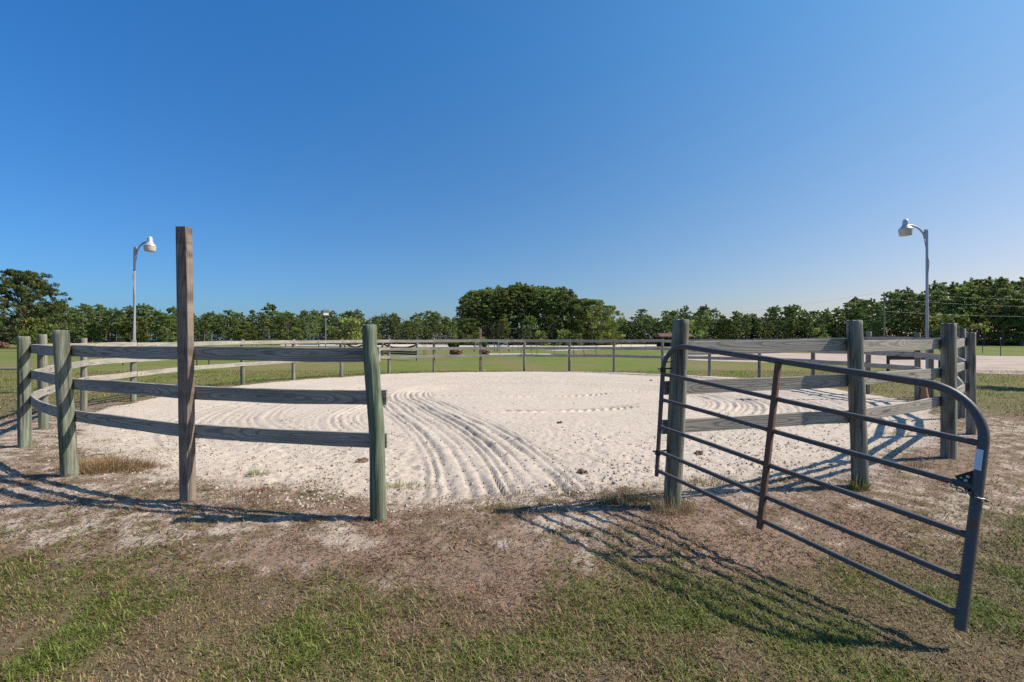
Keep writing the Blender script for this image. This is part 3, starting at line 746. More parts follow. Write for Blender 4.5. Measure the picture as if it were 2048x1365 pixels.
fence = thing('round_pen_fence', 'round pen fence of weathered posts and three grey plank rails', 'fence')
POST_LABEL = {'A': 'kinked green treated post ending the fence at the gateway', 'B': 'tall brown square sawn post', 'M': 'square grey post standing taller than its neighbours',
              'C': 'leaning green grey post with bands of rail shadow', 'a': 'grey green post carrying the gate hinges', 'Y': 'thick cracked post with ochre lichen'}
POSTS = {}
for k, (pid, px, py, h, r, lean, green, kind) in enumerate(PLAN):
    p = PP[pid]; near = p.y < 8.5
    if kind == 'square':
        me = square_post_mesh(h, .112 if pid == 'B' else .12, .08 if pid == 'B' else .12, lean, 5 + k, pid == 'B'); m = M_BROWN
    else:
        me = post_mesh(h, r, 11 + k, lean, kind, near); m = M_POST
    o = new_obj('post', me, fence, [m])
    o.location = (p.x, p.y, float(ground_base(np.array([p.x]), np.array([p.y]))[0]))
    if kind == 'square':
        a = PP['A']; c = PP['C']; t = (c - a) if pid == 'B' else (PP['N'] - PP['L'])
        o.rotation_euler = (0, 0, math.radians(-3) if pid == 'B' else math.atan2(t.y, t.x))
    o['green'] = float(green); o['lichen'] = 1.0 if pid in 'XYZW' else 0.15
    if pid in POST_LABEL: o['label'] = POST_LABEL[pid]
    POSTS[pid] = o

def plank(name, a, b, hgt, th, parent, m, bow=0.0, seed=0, sag=0.0, n=16, world_parent=True):
    """board from a to b (centre line), local x along it"""
    a = Vector(a); b = Vector(b); L = (b - a).length; rr = np.random.default_rng(seed)
    V = []; bev = min(.004, th * .2); ph = rr.uniform(0, 6.28, 4)
    for i in range(n + 1):
        t = i / n; x = L * t
        yb = bow * 4 * t * (1 - t) + .004 * math.sin(3 * t + ph[0]); zb = sag * 4 * t * (1 - t) + .003 * math.sin(5 * t + ph[1])
        hh = hgt / 2 + .002 * math.sin(9 * t + ph[2]) + rr.uniform(-.0012, .0012); hl = -hgt / 2 + .002 * math.sin(11 * t + ph[3]) + rr.uniform(-.0012, .0012); w = th / 2
        for (y, z) in ((-w + bev, hl), (w - bev, hl), (w, hl + bev), (w, hh - bev), (w - bev, hh), (-w + bev, hh), (-w, hh - bev), (-w, hl + bev)):
            V.append((x, yb + y, zb + z))
    q = 8
    F = [(i * q + k, (i + 1) * q + k, (i + 1) * q + (k + 1) % q, i * q + (k + 1) % q) for i in range(n) for k in range(q)]
    F.append(tuple(range(q))); F.append(tuple(n * q + k for k in range(q))[::-1])
    me = bpy.data.meshes.new(name); me.from_pydata(V, [], F); me.update()
    o = new_obj(name, me, parent, [m]); o.location = a
    d = b - a
    o.rotation_euler = (0, -math.atan2(d.z, math.hypot(d.x, d.y)), math.atan2(d.y, d.x))
    return o

RAIL_T, RAIL_H = .032, .132
def rail_top(pid):
    i = PID.index(pid)
    key = [(0, 1.54), (5, 1.54), (8, 1.575), (11, 1.63), (13, 1.645), (18, 1.645), (21, 1.70), (23, 1.66), (25, 1.61), (27, 1.60)]
    return float(np.interp(i, [k[0] for k in key], [k[1] for k in key]))
n = len(PLAN); Q = []
for i, p in enumerate(PLAN):
    c = PP[p[0]]; a = PP[PLAN[max(i - 1, 0)][0]]; b = PP[PLAN[min(i + 1, n - 1)][0]]
    t = (b - a).normalized(); nin = Vector((t.y, -t.x, 0))
    if nin.dot(CEN - c) < 0: nin = -nin
    Q.append((c, nin, p[4]))
nail_mb_done = 0
for i in range(n - 1):
    (c0, n0, r0), (c1, n1, r1) = Q[i], Q[i + 1]
    for lvl, drop in enumerate((0.0, .385, .765)):
        pts = []
        for (c, nn, r, pid, lean, hh) in ((c0, n0, r0, PID[i], PLAN[i][5], PLAN[i][3]), (c1, n1, r1, PID[i + 1], PLAN[i + 1][5], PLAN[i + 1][3])):
            z = rail_top(pid) - drop - RAIL_H / 2 + rng.uniform(-.012, .012) * (i > 5)
            lx = lean * z / hh
            off = (r if PLAN[PID.index(pid)][7] != 'square' else .055) + RAIL_T / 2 - .004
            pts.append(Vector((c.x + lx, c.y, z)) + nn * off)
        d = (pts[1] - pts[0]).normalized()
        a = pts[0] + d * .006; b = pts[1] - d * .006
        if PID[i] == 'A': a = pts[0] - d * ((.05, .105, .085)[lvl])
        if PID[i + 1] == 'a': b = pts[1] + d * ((.02, .10, .09)[lvl])
        bow = {('A', 1): 0}.get((PID[i], lvl), rng.uniform(-.02, .02))
        if PID[i] in 'CDE' and lvl == 2: bow = .07
        o = plank('rail', a, b, RAIL_H, RAIL_T, fence, M_PLANK, bow, 300 + i * 3 + lvl, rng.uniform(-.012, .006))
        if PID[i] == 'A' and lvl == 1:
            mb = MB(); mb.tube([(.075, -.03, -.005), (.075, .035, -.005)], .006, 8); mb.build('bolt', o, M_RUST)

# knot holes and bolt heads on the brown post
for (z, y) in ((2.61, .028), (2.61, -.026), (2.50, .0)):
    mb = MB(); mb.tube([(-.04 + y, -.0405, z), (-.04 + y, -.0435, z)], .006, 8); mb.build('nail_hole', POSTS['B'], M_DARKWOOD)

# ------------------------------------------------------------------ steel gate
BL = Vector((1.334, 4.20, .345)); TL = Vector((1.425, 4.25, 1.568)); BR = Vector((2.325, 2.36, .115)); TR = Vector((2.625, 2.50, 1.312))
gate = thing('gate', 'open six bar dark grey pipe gate sagging from its hinge post', 'gate', BL)
def G(u, v):
    a = BL + (TL - BL) * v; b = BR + (TR - BR) * v
    return a + (b - a) * u - BL
LU = (BR - BL).length; LV = (TL - BL).length
path = [G(0, 0), G(0, .4)]
rl = .24; rrt = .27
for k in range(13):
    t = math.pi / 2 * k / 12
    path.append(G((rl - rl * math.cos(t)) / LU, 1 - (rl - rl * math.sin(t)) / LV))
for k in range(1, 8): path.append(G(.115 + .75 * k / 8, 1 + .0))
for k in range(13):
    t = math.pi / 2 * k / 12
    path.append(G(1 - (rrt - rrt * math.sin(t)) / LU, 1 - (rrt - rrt * math.cos(t)) / LV))
path += [G(1, .5), G(1, -.012)]
rad = [.019 if p_i < 6 else .0215 for p_i in range(len(path))]
rad = [.019, .019] + [.0205 + .0025 * k / 12 for k in range(13)] + [.023] * 7 + [.0245] * 13 + [.0255, .0255]
mb = MB(); mb.tube(path[1:], rad[1:], 18); f_ = mb.build('frame_tube', gate, M_GATE); f_['rust'] = 0.0
mb = MB(); mb.tube([path[0], path[1] + (path[1] - path[0]) * .02], .0188, 16); f_ = mb.build('stile', gate, M_GATE); f_['rust'] = .42; f_['label'] = 'rusty lower hinge stile'
for v in (.77, .577, .372, .187, .046):
    mb = MB(); mb.tube([G(.006, v), G(.25, v + .002), G(.5, v - .001), G(.75, v), G(.992, v)], .0175, 16)
    o = mb.build('bar', gate, M_GATE); o['rust'] = 0.0
    for u0, u1 in ((.012, .022), (.462, .498), (.972, .986)):
        mb = MB(); mb.tube([G(u0, v), G(u1, v)], .0186, 14); w_ = mb.build('weld', o, M_GATE); w_['rust'] = .7 if u0 < .9 else .35
# rusty channel brace, one wall each side of the bars and a web towards the viewer
bd = (G(.48, 1) - G(.48, 0)).normalized(); ud = (G(1, .5) - G(0, .5)).normalized(); nd = ud.cross(bd).normalized()
if nd.y > 0: nd = -nd
rot = Matrix((ud, nd, bd)).transposed()
vs = [.985, .77, .577, .372, .187, .03]
mb = MB()
p0 = G(.48, -.005); p1 = G(.48, .985); mid = (p0 + p1) / 2; Lb = (p1 - p0).length
mb.box(mid + nd * .0215, (.036, .004, Lb), rot)
mb.box(mid + ud * .0175 + nd * .006, (.003, .027, Lb), rot); mb.box(mid - ud * .0175 + nd * .006, (.003, .027, Lb), rot)
o = mb.build('brace', gate, M_GATE); o['rust'] = .85; o['label'] = 'rusty upright channel brace'
# latch plate: a rusty pierced triangle between third bar and stile
tri = [G(.955, .603), G(.988, .648), G(.988, .535)]
mb = MB(); top = [p + nd * .004 for p in tri]; bot = [p - nd * .003 for p in tri]
mb.add(top + bot, [(0, 1, 2), (5, 4, 3), (0, 3, 4, 1), (1, 4, 5, 2), (2, 5, 3, 0)])
pl = mb.build('latch_plate', gate, M_RUST)
for (u, v, r) in ((.980, .615, .008), (.977, .596, .008), (.968, .603, .005)):
    mb = MB(); mb.tube([G(u, v) + nd * .0045, G(u, v) + nd * .0065], r, 12); mb.build('hole', pl, M_ZINC)
# chain round the stile
cc_ = G(1, .545)
for j in range(11):
    a = 2 * math.pi * j / 11; R_ = .040
    c = cc_ + (ud * math.cos(a) + nd * math.sin(a)) * R_ + bd * (-.012 * math.cos(a))
    t = (-ud * math.sin(a) + nd * math.cos(a)); w = bd if j % 2 else (ud * math.cos(a) + nd * math.sin(a))
    pts = [c + t * .016 * math.cos(b) + w * .008 * math.sin(b) for b in np.linspace(0, 2 * math.pi, 13)]
    mb = MB(); mb.tube(pts, .0032, 6, False); mb.build('chain_link', gate, M_ZINC if j % 3 else M_RUST)
for j in range(6):
    c = cc_ - ud * (.050 + .012 * j) + nd * .03 + bd * (.006 * j)
    w = bd if j % 2 else nd
    pts = [c + ud * .014 * math.cos(b) + w * .007 * math.sin(b) for b in np.linspace(0, 2 * math.pi, 13)]
    mb = MB(); mb.tube(pts, .003, 6, False); mb.build('chain_link', gate, M_RUST if j % 2 else M_ZINC)
# white paper sticker wrapped on the stile
n_ = 9; vs_ = []
for j in range(n_):
    a = math.radians(-75 + 95 * j / (n_ - 1))
    for v in (.655, .745):
        vs_.append(G(1, v) + (nd * math.cos(a) + ud * (-math.sin(a)) * -1) * .0262)
mb = MB(); mb.add(vs_, [(2 * j, 2 * j + 2, 2 * j + 3, 2 * j + 1) for j in range(n_ - 1)], True); stk = mb.build('sticker', gate, M_STICK)
# hinges: a strap ring on the stile and a pin into the post
for v, zz in ((.80, 0), (.175, 0)):
    h_ = G(0, v); post_pt = Vector((PP['a'].x + .085 * (h_.z + BL.z) / 1.76, PP['a'].y, BL.z + h_.z)) - BL
    mb = MB(); mb.tube([h_ - bd * .02, h_ + bd * .02], .026, 14); hg = mb.build('hinge', gate, M_RUST)
    mb = MB(); mb.tube([h_ + Vector((.01, .01, .012)), post_pt + Vector((0, 0, .012))], .008, 8); mb.build('hinge_pin', hg, M_RUST)
    mb = MB(); mb.tube([h_ - ud * .052 + nd * .01, h_ - ud * .02], .010, 8); mb.build('hinge_bolt', hg, M_ZINC)
h_ = G(0, .86); post_pt = Vector((PP['a'].x + .07, PP['a'].y, BL.z + h_.z)) - BL
mb = MB(); mb.tube([h_, post_pt], .005, 6); mb.build('tie_rope', gate, M_ROPE)

# ------------------------------------------------------------------ street lamps
def lamp(label, px, d, side, zt, zhood, arm):
    x, y = at(px, d)
    t = thing('street_lamp', label, 'street lamp', (x, y, 0), 0, 'yard lamps on steel poles beside the pen')
    mb = MB(); mb.tube([(0, 0, -.2), (0, 0, zt * .55), (side * .005, 0, zt)], [.036, .034, .030], 12); mb.build('pole', t, M_GALV)
    mb = MB(); mb.box((side * .045, 0, zt - .12), (.05, .05, .26)); mb.build('bracket', t, M_GALV)
    pts = []
    for k in range(12):
        s = k / 11; pts.append((side * (.07 + (arm - .16) * (1 - math.cos(s * math.pi / 2)) ** 0.9), 0, zt - .24 + (zhood + .02 - zt + .24) * math.sin(s * math.pi / 2)))
    mb = MB(); mb.tube(pts, .024, 10); mb.build('arm', t, M_GALV)
    c = (side * arm, 0, zhood)
    mb = MB(); mb.lathe([(.001, .19), (.035, .188), (.055, .17), (.07, .13), (.075, .05), (.08, .02), (.095, -.01), (.15, -.075), (.168, -.10), (.165, -.11), (.15, -.105)], c, 26); mb.build('lamp_hood', t, M_HOOD)
    mb = MB(); mb.lathe([(.161, -.108), (.158, -.13), (.144, -.24), (.134, -.265), (.09, -.272), (.001, -.272)], c, 26); mb.build('lamp_lens', t, M_LENS)
    mb = MB(); mb.tube([(side * .05, .03, zt - .26), (-side * .01, -.05, zt * .8), (side * .055, -.05, zt * .66), (side * .03, -.05, zt * .5), (0, -.05, zt * .3)], .010, 6); mb.build('cable', t, M_CABLE)
    return t
lamp('metal yard lamp whose arm points away from the left tree', 269, 14.0, 1, 4.46, 4.60, .48)
lamp('metal yard lamp by the traffic cone with its arm over the pen', 1854, 12.7, -1, 4.68, 4.79, .60)

# ------------------------------------------------------------------ small things around the pen
x, y = W(1848, 803); x += .0
cone = thing('traffic_cone', 'faded orange traffic cone beside the far right posts', 'traffic cone', (x, y, gh(x, y)))
mb = MB(); mb.box((0, 0, .015), (.30, .30, .03)); mb.build('base', cone, M_CONE)
mb = MB(); mb.lathe([(.11, .03), (.105, .05), (.03, .52), (.028, .54), (.0, .545)], (0, 0, 0), 20); mb.build('cone', cone, M_CONE)
x, y = W(1862, 799)
o = new_obj('post', post_mesh(1.42, .062, 77, 0, '', False), None, [M_POST]); o.name = 'wooden_post'; o.location = (x, y, 0); o['green'] = 0.05; o['lichen'] = 0.1
tag(o, 'lone brown post right of the traffic cone outside the pen', 'post')
# hitching rail at the arena edge
hr = thing('hitching_rail', 'dark hitching rail on short posts at the near edge of the arena', 'hitching rail')
xa, ya = at(1776, 22.5); xb, yb = at(1880, 22.5)
for (xx, yy) in ((xa, ya), (xb, yb)):
    mb = MB(); mb.tube([(xx, yy, -.1), (xx, yy, .92)], .07, 10); mb.build('post', hr, M_DARKWOOD)
mb = MB(); mb.box(((xa + xb) / 2, ya - .09, .74), (xb - xa + .2, .05, .20)); mb.build('rail', hr, M_DARKWOOD)
# white pole lying on the grass
xa, ya = at(-60, 24.2); xb, yb = at(63, 24.6)
mb = MB(); mb.tube([(xa, ya, .07), (xb, yb, .07)], .055, 10); o = mb.build('ground_pole', None, M_UTIL)
tag(o, 'pale pole lying on the grass behind the left posts', 'pole')

# old board fence with sagging planks
ob = thing('sagging_board_fence', 'old board fence with sagging planks, coloured dark as if shaded, beyond the pen', 'fence')
pts = [at(690, 44), at(729, 42), at(765, 39), at(834, 35.5)]
for (xx, yy) in pts:
    mb = MB(); mb.tube([(xx, yy, -.1), (xx, yy, 1.42)], .085, 10); mb.build('post', ob, M_UTIL)
for j in range(3):
    a = Vector((*pts[j], 0)); b = Vector((*pts[j + 1], 0)); off = Vector((0, .11, 0))
    for z0, z1, sg in ((1.28, 1.26, -.30 if j != 1 else -.05), (.72, .68, -.03), (.50, .50, 0)):
        plank('board', a + off + Vector((0, 0, z0)), b + off + Vector((0, 0, z1)), .14, .03, ob, M_DARKWOOD, 0, 900 + j, sg, 10)  # dark wood colour stands in for shadow on the boards

# garden: two plants, white gates, rails, bare vines
def leafy(name, mesh_name, n, size, fn, cols, seed, tri=True):
    rr = np.random.default_rng(seed); P, shade = fn(rr, n)
    n = len(P)
    a = rr.normal(size=(n, 3)); a /= np.linalg.norm(a, axis=1)[:, None]
    b = rr.normal(size=(n, 3)); b -= a * (a * b).sum(1)[:, None]; b /= np.linalg.norm(b, axis=1)[:, None]
    s = size * rr.uniform(.6, 1.3, (n, 1))
    V = np.stack([P - a * s * .5 - b * s * .28, P + a * s * .1 - b * s * .42, P + a * s * .62, P + b * s * .42], 1).reshape(-1, 3)
    F = np.arange(n * 4).reshape(-1, 4)
    cols = np.array(cols); c = cols[rr.integers(0, len(cols), n)] * shade[:, None] * rr.uniform(.75, 1.25, (n, 1))
    return np_mesh(mesh_name, V, F, False, {'Col': ('FLOAT_COLOR', np.repeat(np.c_[c, np.ones(n)], 4, 0))})

def ball(c, r):
    def fn(rr, n):
        d = rr.normal(size=(n, 3)); d /= np.linalg.norm(d, axis=1)[:, None]
        q = rr.random(n) ** .45
        return np.array(c) + d * q[:, None] * np.array(r), np.ones(n)
    return fn
for px, d, lab, gx_, wd in ((909, 47, 'garden plant with green crown over brown dead leaves, left of the square post', 0, .62), (966, 47, 'garden plant with brown dead leaves directly behind the tall square post', .25, .50)):
    xx, yy = at(px, d)
    t = thing('garden_plant', lab, 'plant', (xx, yy, 0), 0, 'plants in the garden strip beyond the pen')
    new_obj('dead_leaves', leafy('d', 'dead_leaves', 900, .22, ball((.15, 0, .38), (wd, .5, .36)), [(.34, .20, .11), (.42, .27, .15), (.22, .13, .08)], 5), t, [M_LEAF])
    new_obj('green_leaves', leafy('g', 'green_leaves', 500, .26, ball((gx_ - .05, 0, 1.15), (wd * (.95 if gx_ == 0 else .4), .45, .32)), [(.07, .14, .02), (.10, .18, .03)], 6), t, [M_LEAF])
    mb = MB(); mb.tube([(0, 0, 0), (.05, 0, .6), (gx_, 0, 1.2)], .03, 6); mb.build('stem', t, M_BARK)
def wgate(lab, pxa, pxb, d, diag):
    (xa, ya), (xb, yb) = at(pxa, d), at(pxb, d); w = xb - xa
    t = thing('white_gate', lab, 'gate', (xa, ya, 0), 0, 'small white gates in the garden fence')
    for z in (1.32, .66): mb = MB(); mb.box((w / 2, 0, z), (w, .05, .13)); mb.build('rail', t, M_WHITE)
    for xx in (.06, w - .06): mb = MB(); mb.box((xx, -.003, .99), (.12, .05, .53)); mb.build('stile', t, M_WHITE)
    if diag:
        L = math.hypot(w - .24, .5); mb = MB(); mb.box((w / 2, -.004, .99), (L, .03, .10), Matrix.Rotation(-math.atan2(.5, w - .24), 3, 'Y')); mb.build('diagonal_brace', t, M_WHITE)
    for xx in (-.12, w + .12): mb = MB(); mb.box((xx, .02, .70), (.14, .14, 1.5)); mb.build('post', t, M_DARKWOOD)
wgate('small white gate with a diagonal brace beyond the pen', 996, 1016, 65, True)
wgate('square white hatch gate beside the tall square post', 950, 960, 65, False)
gf = thing('garden_fence', 'low dark rail fence joining the two white gates', 'fence')
(xa, ya), (xb, yb) = at(962, 65.3), at(993, 65.3)
for z in (1.25, .95):
    plank('rail', (xa, ya, z), (xb, yb, z), .12, .04, gf, M_DARKWOOD if z > 1 else M_WHITE, 0, 5, 0, 4)
for k in range(3):
    xx = xa + .3 + (xb - xa - .6) * k / 2; mb = MB(); mb.box((xx, ya + .1, .65), (.12, .12, 1.4)); mb.build('post', gf, M_DARKWOOD)
# dark bench-like crate
xx, yy = at(1031, 72)
t = thing('feed_trough', 'dark brown wooden trough on pale legs near the white gate', 'trough', (xx, yy, 0))
mb = MB(); mb.box((0, 0, 1.05), (.98, .4, .40)); mb.build('bin', t, M_DARKWOOD)
for sx in (-.42, .42): mb = MB(); mb.box((sx, 0, .42), (.08, .34, .86)); mb.build('leg', t, M_UTIL)

def vine(px, d, seed, lab):
    xx, yy = at(px, d); rr = random.Random(seed)
    t = thing('bare_vine', lab, 'vine', (xx, yy, 0), 0, 'bare vines trained on stakes beyond the pen')
    mb = MB(); mb.tube([(0, 0, 0), (0, 0, 1.35)], .018, 6); mb.build('stake', t, M_STEEL)
    p = [(.1, 0, 0)]
    for k in range(5): p.append((p[-1][0] + rr.uniform(-.14, .1), rr.uniform(-.05, .05), p[-1][2] + .22))
    mb = MB(); mb.tube(p, [.03, .026, .024, .02, .016, .012], 6)
    for s in (-1, 1):
        q = [p[-1]]
        for k in range(4): q.append((q[-1][0] + s * rr.uniform(.12, .28), q[-1][1], q[-1][2] + rr.uniform(-.05, .16)))
        mb.tube(q, [.012, .010, .008, .006, .004], 5)
    mb.build('stem', t, M_UTIL)
ORD = ['first', 'second', 'third', 'fourth', 'fifth', 'sixth', 'seventh', 'eighth', 'ninth', 'tenth', 'eleventh', 'twelfth', 'thirteenth', 'fourteenth', 'fifteenth', 'sixteenth', 'seventeenth', 'eighteenth', 'nineteenth', 'twentieth',
       'twenty-first', 'twenty-second', 'twenty-third', 'twenty-fourth', 'twenty-fifth', 'twenty-sixth', 'twenty-seventh', 'twenty-eighth', 'twenty-ninth', 'thirtieth', 'thirty-first', 'thirty-second', 'thirty-third', 'thirty-fourth', 'thirty-fifth', 'thirty-sixth',
       'thirty-seventh', 'thirty-eighth', 'thirty-ninth', 'fortieth', 'forty-first', 'forty-second', 'forty-third', 'forty-fourth', 'forty-fifth', 'forty-sixth', 'forty-seventh', 'forty-eighth', 'forty-ninth', 'fiftieth', 'fifty-first', 'fifty-second', 'fifty-third', 'fifty-fourth', 'fifty-fifth', 'fifty-sixth']
for k, px in enumerate((846, 852, 998, 1042, 1063, 1073, 1108, 1147, 1168, 1192)):
    vine(px, 50, k, f'bare twisted vine on a thin stake, {ORD[k]} from the sagging board fence')

# wire fences with steel posts
def wire_fence(lab, pts, h, white=False):
    t = thing('wire_fence', lab, 'fence')
    for (xx, yy) in pts:
        mb = MB(); mb.box((xx, yy, h / 2 - .05), (.045, .045, h + .1)); o = mb.build('steel_post', t, M_STEEL)
        if white: mb = MB(); mb.box((xx, yy, h + .06), (.07, .07, .12)); mb.build('cap', o, M_WHITE)
    for z in (.45, .85, h - .1):
        mb = MB(); mb.tube([(xx, yy - .03, z) for xx, yy in pts], .006, 4); mb.build('wire', t, M_STEEL)
wire_fence('thin wire fence on dark steel posts beyond the left of the pen', [at(-40, 31), at(90, 30), at(208, 29.5), at(246, 29), at(394, 28.5), at(418, 28.2)], 1.15)
wire_fence('wire fence on dark steel posts with white caps across the arena', [at(1620, 80), at(1700, 74), at(1790, 69), at(1880, 63), at(1965, 58), at(2001, 46.5), at(2140, 44)], 1.75, True)
wire_fence('low wire fence running behind the garden right of the vines', [at(1160, 75), at(1193, 74), at(1243, 74), at(1262, 73), at(1292, 73)], 1.2)
# far green posts with white rails on the left
pf = thing('paddock_fence', 'distant paddock fence of greenish posts and white rails beyond the pen', 'fence')
for k, px in enumerate((505, 515, 545, 572, 589, 638, 680)):
    xx, yy = at(px, 60); mb = MB(); mb.tube([(xx, yy, -.1), (xx, yy, 1.25)], .09, 8); o = mb.build('post', pf, M_POST); o['green'] = .6; o['lichen'] = 0.
(xa, ya), (xb, yb) = at(597, 60.2), at(636, 60.2)
plank('rail', (xa, ya, 1.02), (xb, yb, 1.02), .12, .04, pf, M_WHITE, 0, 3, 0, 4)
(xa, ya), (xb, yb) = at(640, 60.2), at(684, 60.2)
plank('rail', (xa, ya, .80), (xb, yb, .80), .12, .04, pf, M_WHITE, 0, 3, 0, 4)

# bird house on a pole
xx, yy = at(651.5, 50)
bh = thing('bird_house', 'white bird house with grey roof on a tall pole', 'bird house', (xx, yy, 0), math.radians(35))
mb = MB(); mb.tube([(0, 0, -.1), (-.02, 0, 4.35)], .06, 8); mb.build('pole', bh, M_UTIL)
mb = MB(); b_ = .21; l_ = .26
mb.add([(-l_, -b_, 4.35), (l_, -b_, 4.35), (l_, b_, 4.35), (-l_, b_, 4.35), (-l_, -b_, 4.7), (l_, -b_, 4.7), (l_, b_, 4.7), (-l_, b_, 4.7), (-l_, 0, 4.95), (l_, 0, 4.95)],
       [(3, 2, 1, 0), (0, 1, 5, 4), (2, 3, 7, 6), (1, 2, 6, 9, 5), (3, 0, 4, 8, 7)]); mb.build('box', bh, M_WHITE)
for s in (-1, 1):
    mb = MB(); a = math.atan2(.25, .26); mb.box((0, s * (.135), 4.845), (.64, .38, .03), Matrix.Rotation(-s * a, 3, 'X')); mb.build('roof', bh, M_SHINGLE)
mb = MB(); mb.tube([(l_ + .002, 0, 4.58), (l_ + .006, 0, 4.58)], .05, 12); mb.build('hole', bh, M_DARKWOOD)

# open shed with a rusty roof
xx, yy = at(1348, 118)
sh = thing('open_shed', 'open shed with rusty red roof half hidden by the gate hinge post', 'shed', (xx, yy, 0))
for sx in (-3.9, -1.3, 1.3, 3.9):
    for sy in (-1.6, 1.6): mb = MB(); mb.box((sx, sy, 1.3), (.2, .2, 2.6)); mb.build('post', sh, M_DARKWOOD)
for s in (-1, 1):
    mb = MB(); mb.box((0, s * 1.1, 2.98), (8.6, 2.45, .07), Matrix.Rotation(-s * .36, 3, 'X')); mb.build('roof', sh, M_REDROOF)
mb = MB(); mb.box((0, 1.75, 1.1), (7.6, .06, 2.2)); mb.build('back_wall', sh, M_DARKWOOD)
mb = MB(); mb.box((-3.4, -1.4, .8), (.9, .08, 1.6)); mb.build('side_panel', sh, M_DARKWOOD)
mb = MB(); mb.box((.1, 0, .55), (2.2, 1.2, .9)); mb.build('stored_tank', sh, M_UTIL)

# utility poles and lines
def upole(lab, px, d, ztop, r=.15):
    xx, yy = at(px, d); t = thing('utility_pole', lab, 'utility pole', (xx, yy, 0), 0, 'utility poles along the road')
    mb = MB(); mb.tube([(0, 0, -.3), (0, 0, ztop)], [r * 1.15, r * .8], 10); mb.build('pole', t, M_UTIL)
    mb = MB(); mb.tube([(0, 0, ztop), (0, 0, ztop + .25)], .06, 8); mb.build('insulator', t, M_STEEL)
    mb = MB(); mb.tube([(.25, -.1, ztop - 1.7), (.25, -.1, ztop - 1.0)], .16, 10); mb.build('transformer', t, M_GALV)
    return Vector((xx, yy, ztop))
u1 = upole('utility pole in front of the right woods', 1768, 96, 11.6)
u2 = upole('distant thin utility pole left of the shed', 1288, 200, 10.3)
def line(lab, a, b, sag, r=.012):
    pts = []
    for k in range(25):
        t = k / 24; p = a + (b - a) * t; p.z -= sag * 4 * t * (1 - t); pts.append(p)
    mb = MB(); mb.tube(pts, r, 5); o = mb.build('power_line', None, M_WIRE); tag(o, lab, 'power line', 'power lines strung from the utility pole')
far = Vector((150, 106, 0))
line('top power line running right from the utility pole', u1 + Vector((0, 0, .2)), far + Vector((0, 0, 11.2)), .9)
line('middle power line running right from the utility pole', u1 + Vector((0, 0, -1.3)), far + Vector((0, 0, 9.7)), .9)
line('lowest power line running right from the utility pole', u1 + Vector((0, 0, -3.9)), far + Vector((0, 0, 7.6)), .8)
line('top power line running left towards the thin far pole', u1 + Vector((0, 0, .2)), u2 + Vector((0, 0, .2)), 1.2)

# ------------------------------------------------------------------ trees
def crown_mesh(name, clusters, per, size, cols, seed):
    rr = np.random.default_rng(seed); cl = np.array(clusters)         # x y z rx rz shade
    n = per * len(cl); idx = np.repeat(np.arange(len(cl)), per)
    d = rr.normal(size=(n, 3)); d /= np.linalg.norm(d, axis=1)[:, None]
    q = rr.random(n) ** .5
    P = cl[idx, :3] + d * q[:, None] * np.stack([cl[idx, 3], cl[idx, 3], cl[idx, 4]], -1)
    a = rr.normal(size=(n, 3)); a /= np.linalg.norm(a, axis=1)[:, None]
    b = rr.normal(size=(n, 3)); b -= a * (a * b).sum(1)[:, None]; b /= np.linalg.norm(b, axis=1)[:, None]
    s = size * rr.uniform(.55, 1.35, (n, 1))
    V = np.stack([P - a * s * .5, P - b * s * .38, P + a * s * .6, P + b * s * .38], 1).reshape(-1, 3)
    cols = np.array(cols); ci = rr.integers(0, len(cols), len(cl)); c = cols[ci[idx]] * cl[idx, 5][:, None] * rr.uniform(.7, 1.3, (n, 1))
    return np_mesh(name, V, np.arange(n * 4).reshape(-1, 4), False, {'Col': ('FLOAT_COLOR', np.repeat(np.c_[c, np.ones(n)], 4, 0))})

PINE_C = [(.15, .20, .056), (.20, .25, .066), (.25, .29, .074), (.115, .16, .052)]
OAK_C = [(.14, .185, .044), (.19, .235, .052), (.245, .28, .062), (.11, .15, .040)]
def pine_proto(seed, h=14.0, bare=.45, spread=2.6, per=52, ncl=110, size=.32):
    rr = random.Random(seed); mb = MB()
    bx, by = rr.uniform(-.4, .4), rr.uniform(-.4, .4)
    tp = [(bx * (k / 6) ** 2, by * (k / 6) ** 2, h * .95 * k / 6 - (.3 if k == 0 else 0)) for k in range(7)]
    mb.tube(tp, [.22, .19, .17, .14, .11, .07, .03], 7)
    cl = []
    for k in range(ncl):
        f = rr.random(); z = h * (bare + (1 - bare) * f)
        prof = math.sin(min(1, (f * .80 + .14)) * math.pi) ** .5
        R = spread * prof * (.25 + rr.random() ** .8); a = rr.uniform(0, 6.28)
        t = z / h; cx, cy = bx * t * t, by * t * t
        p = (cx + R * math.cos(a), cy + R * math.sin(a), z)
        cl.append((*p, rr.uniform(.3, .85), rr.uniform(.2, .45), rr.uniform(.6, 1.4)))
        if k % 4 == 0: mb.tube([(cx, cy, z - .5), ((cx + p[0]) / 2, (cy + p[1]) / 2, z - .2), p], [.05, .035, .015], 4, False)
    for q in range(4): cl.append((bx + rr.uniform(-.9, .9), by + rr.uniform(-.9, .9), h * rr.uniform(.93, 1.04), rr.uniform(.25, .5), rr.uniform(.3, .6), 1.1))
    return mb.mesh('trunk'), crown_mesh('crown', cl, per, size, PINE_C, seed)

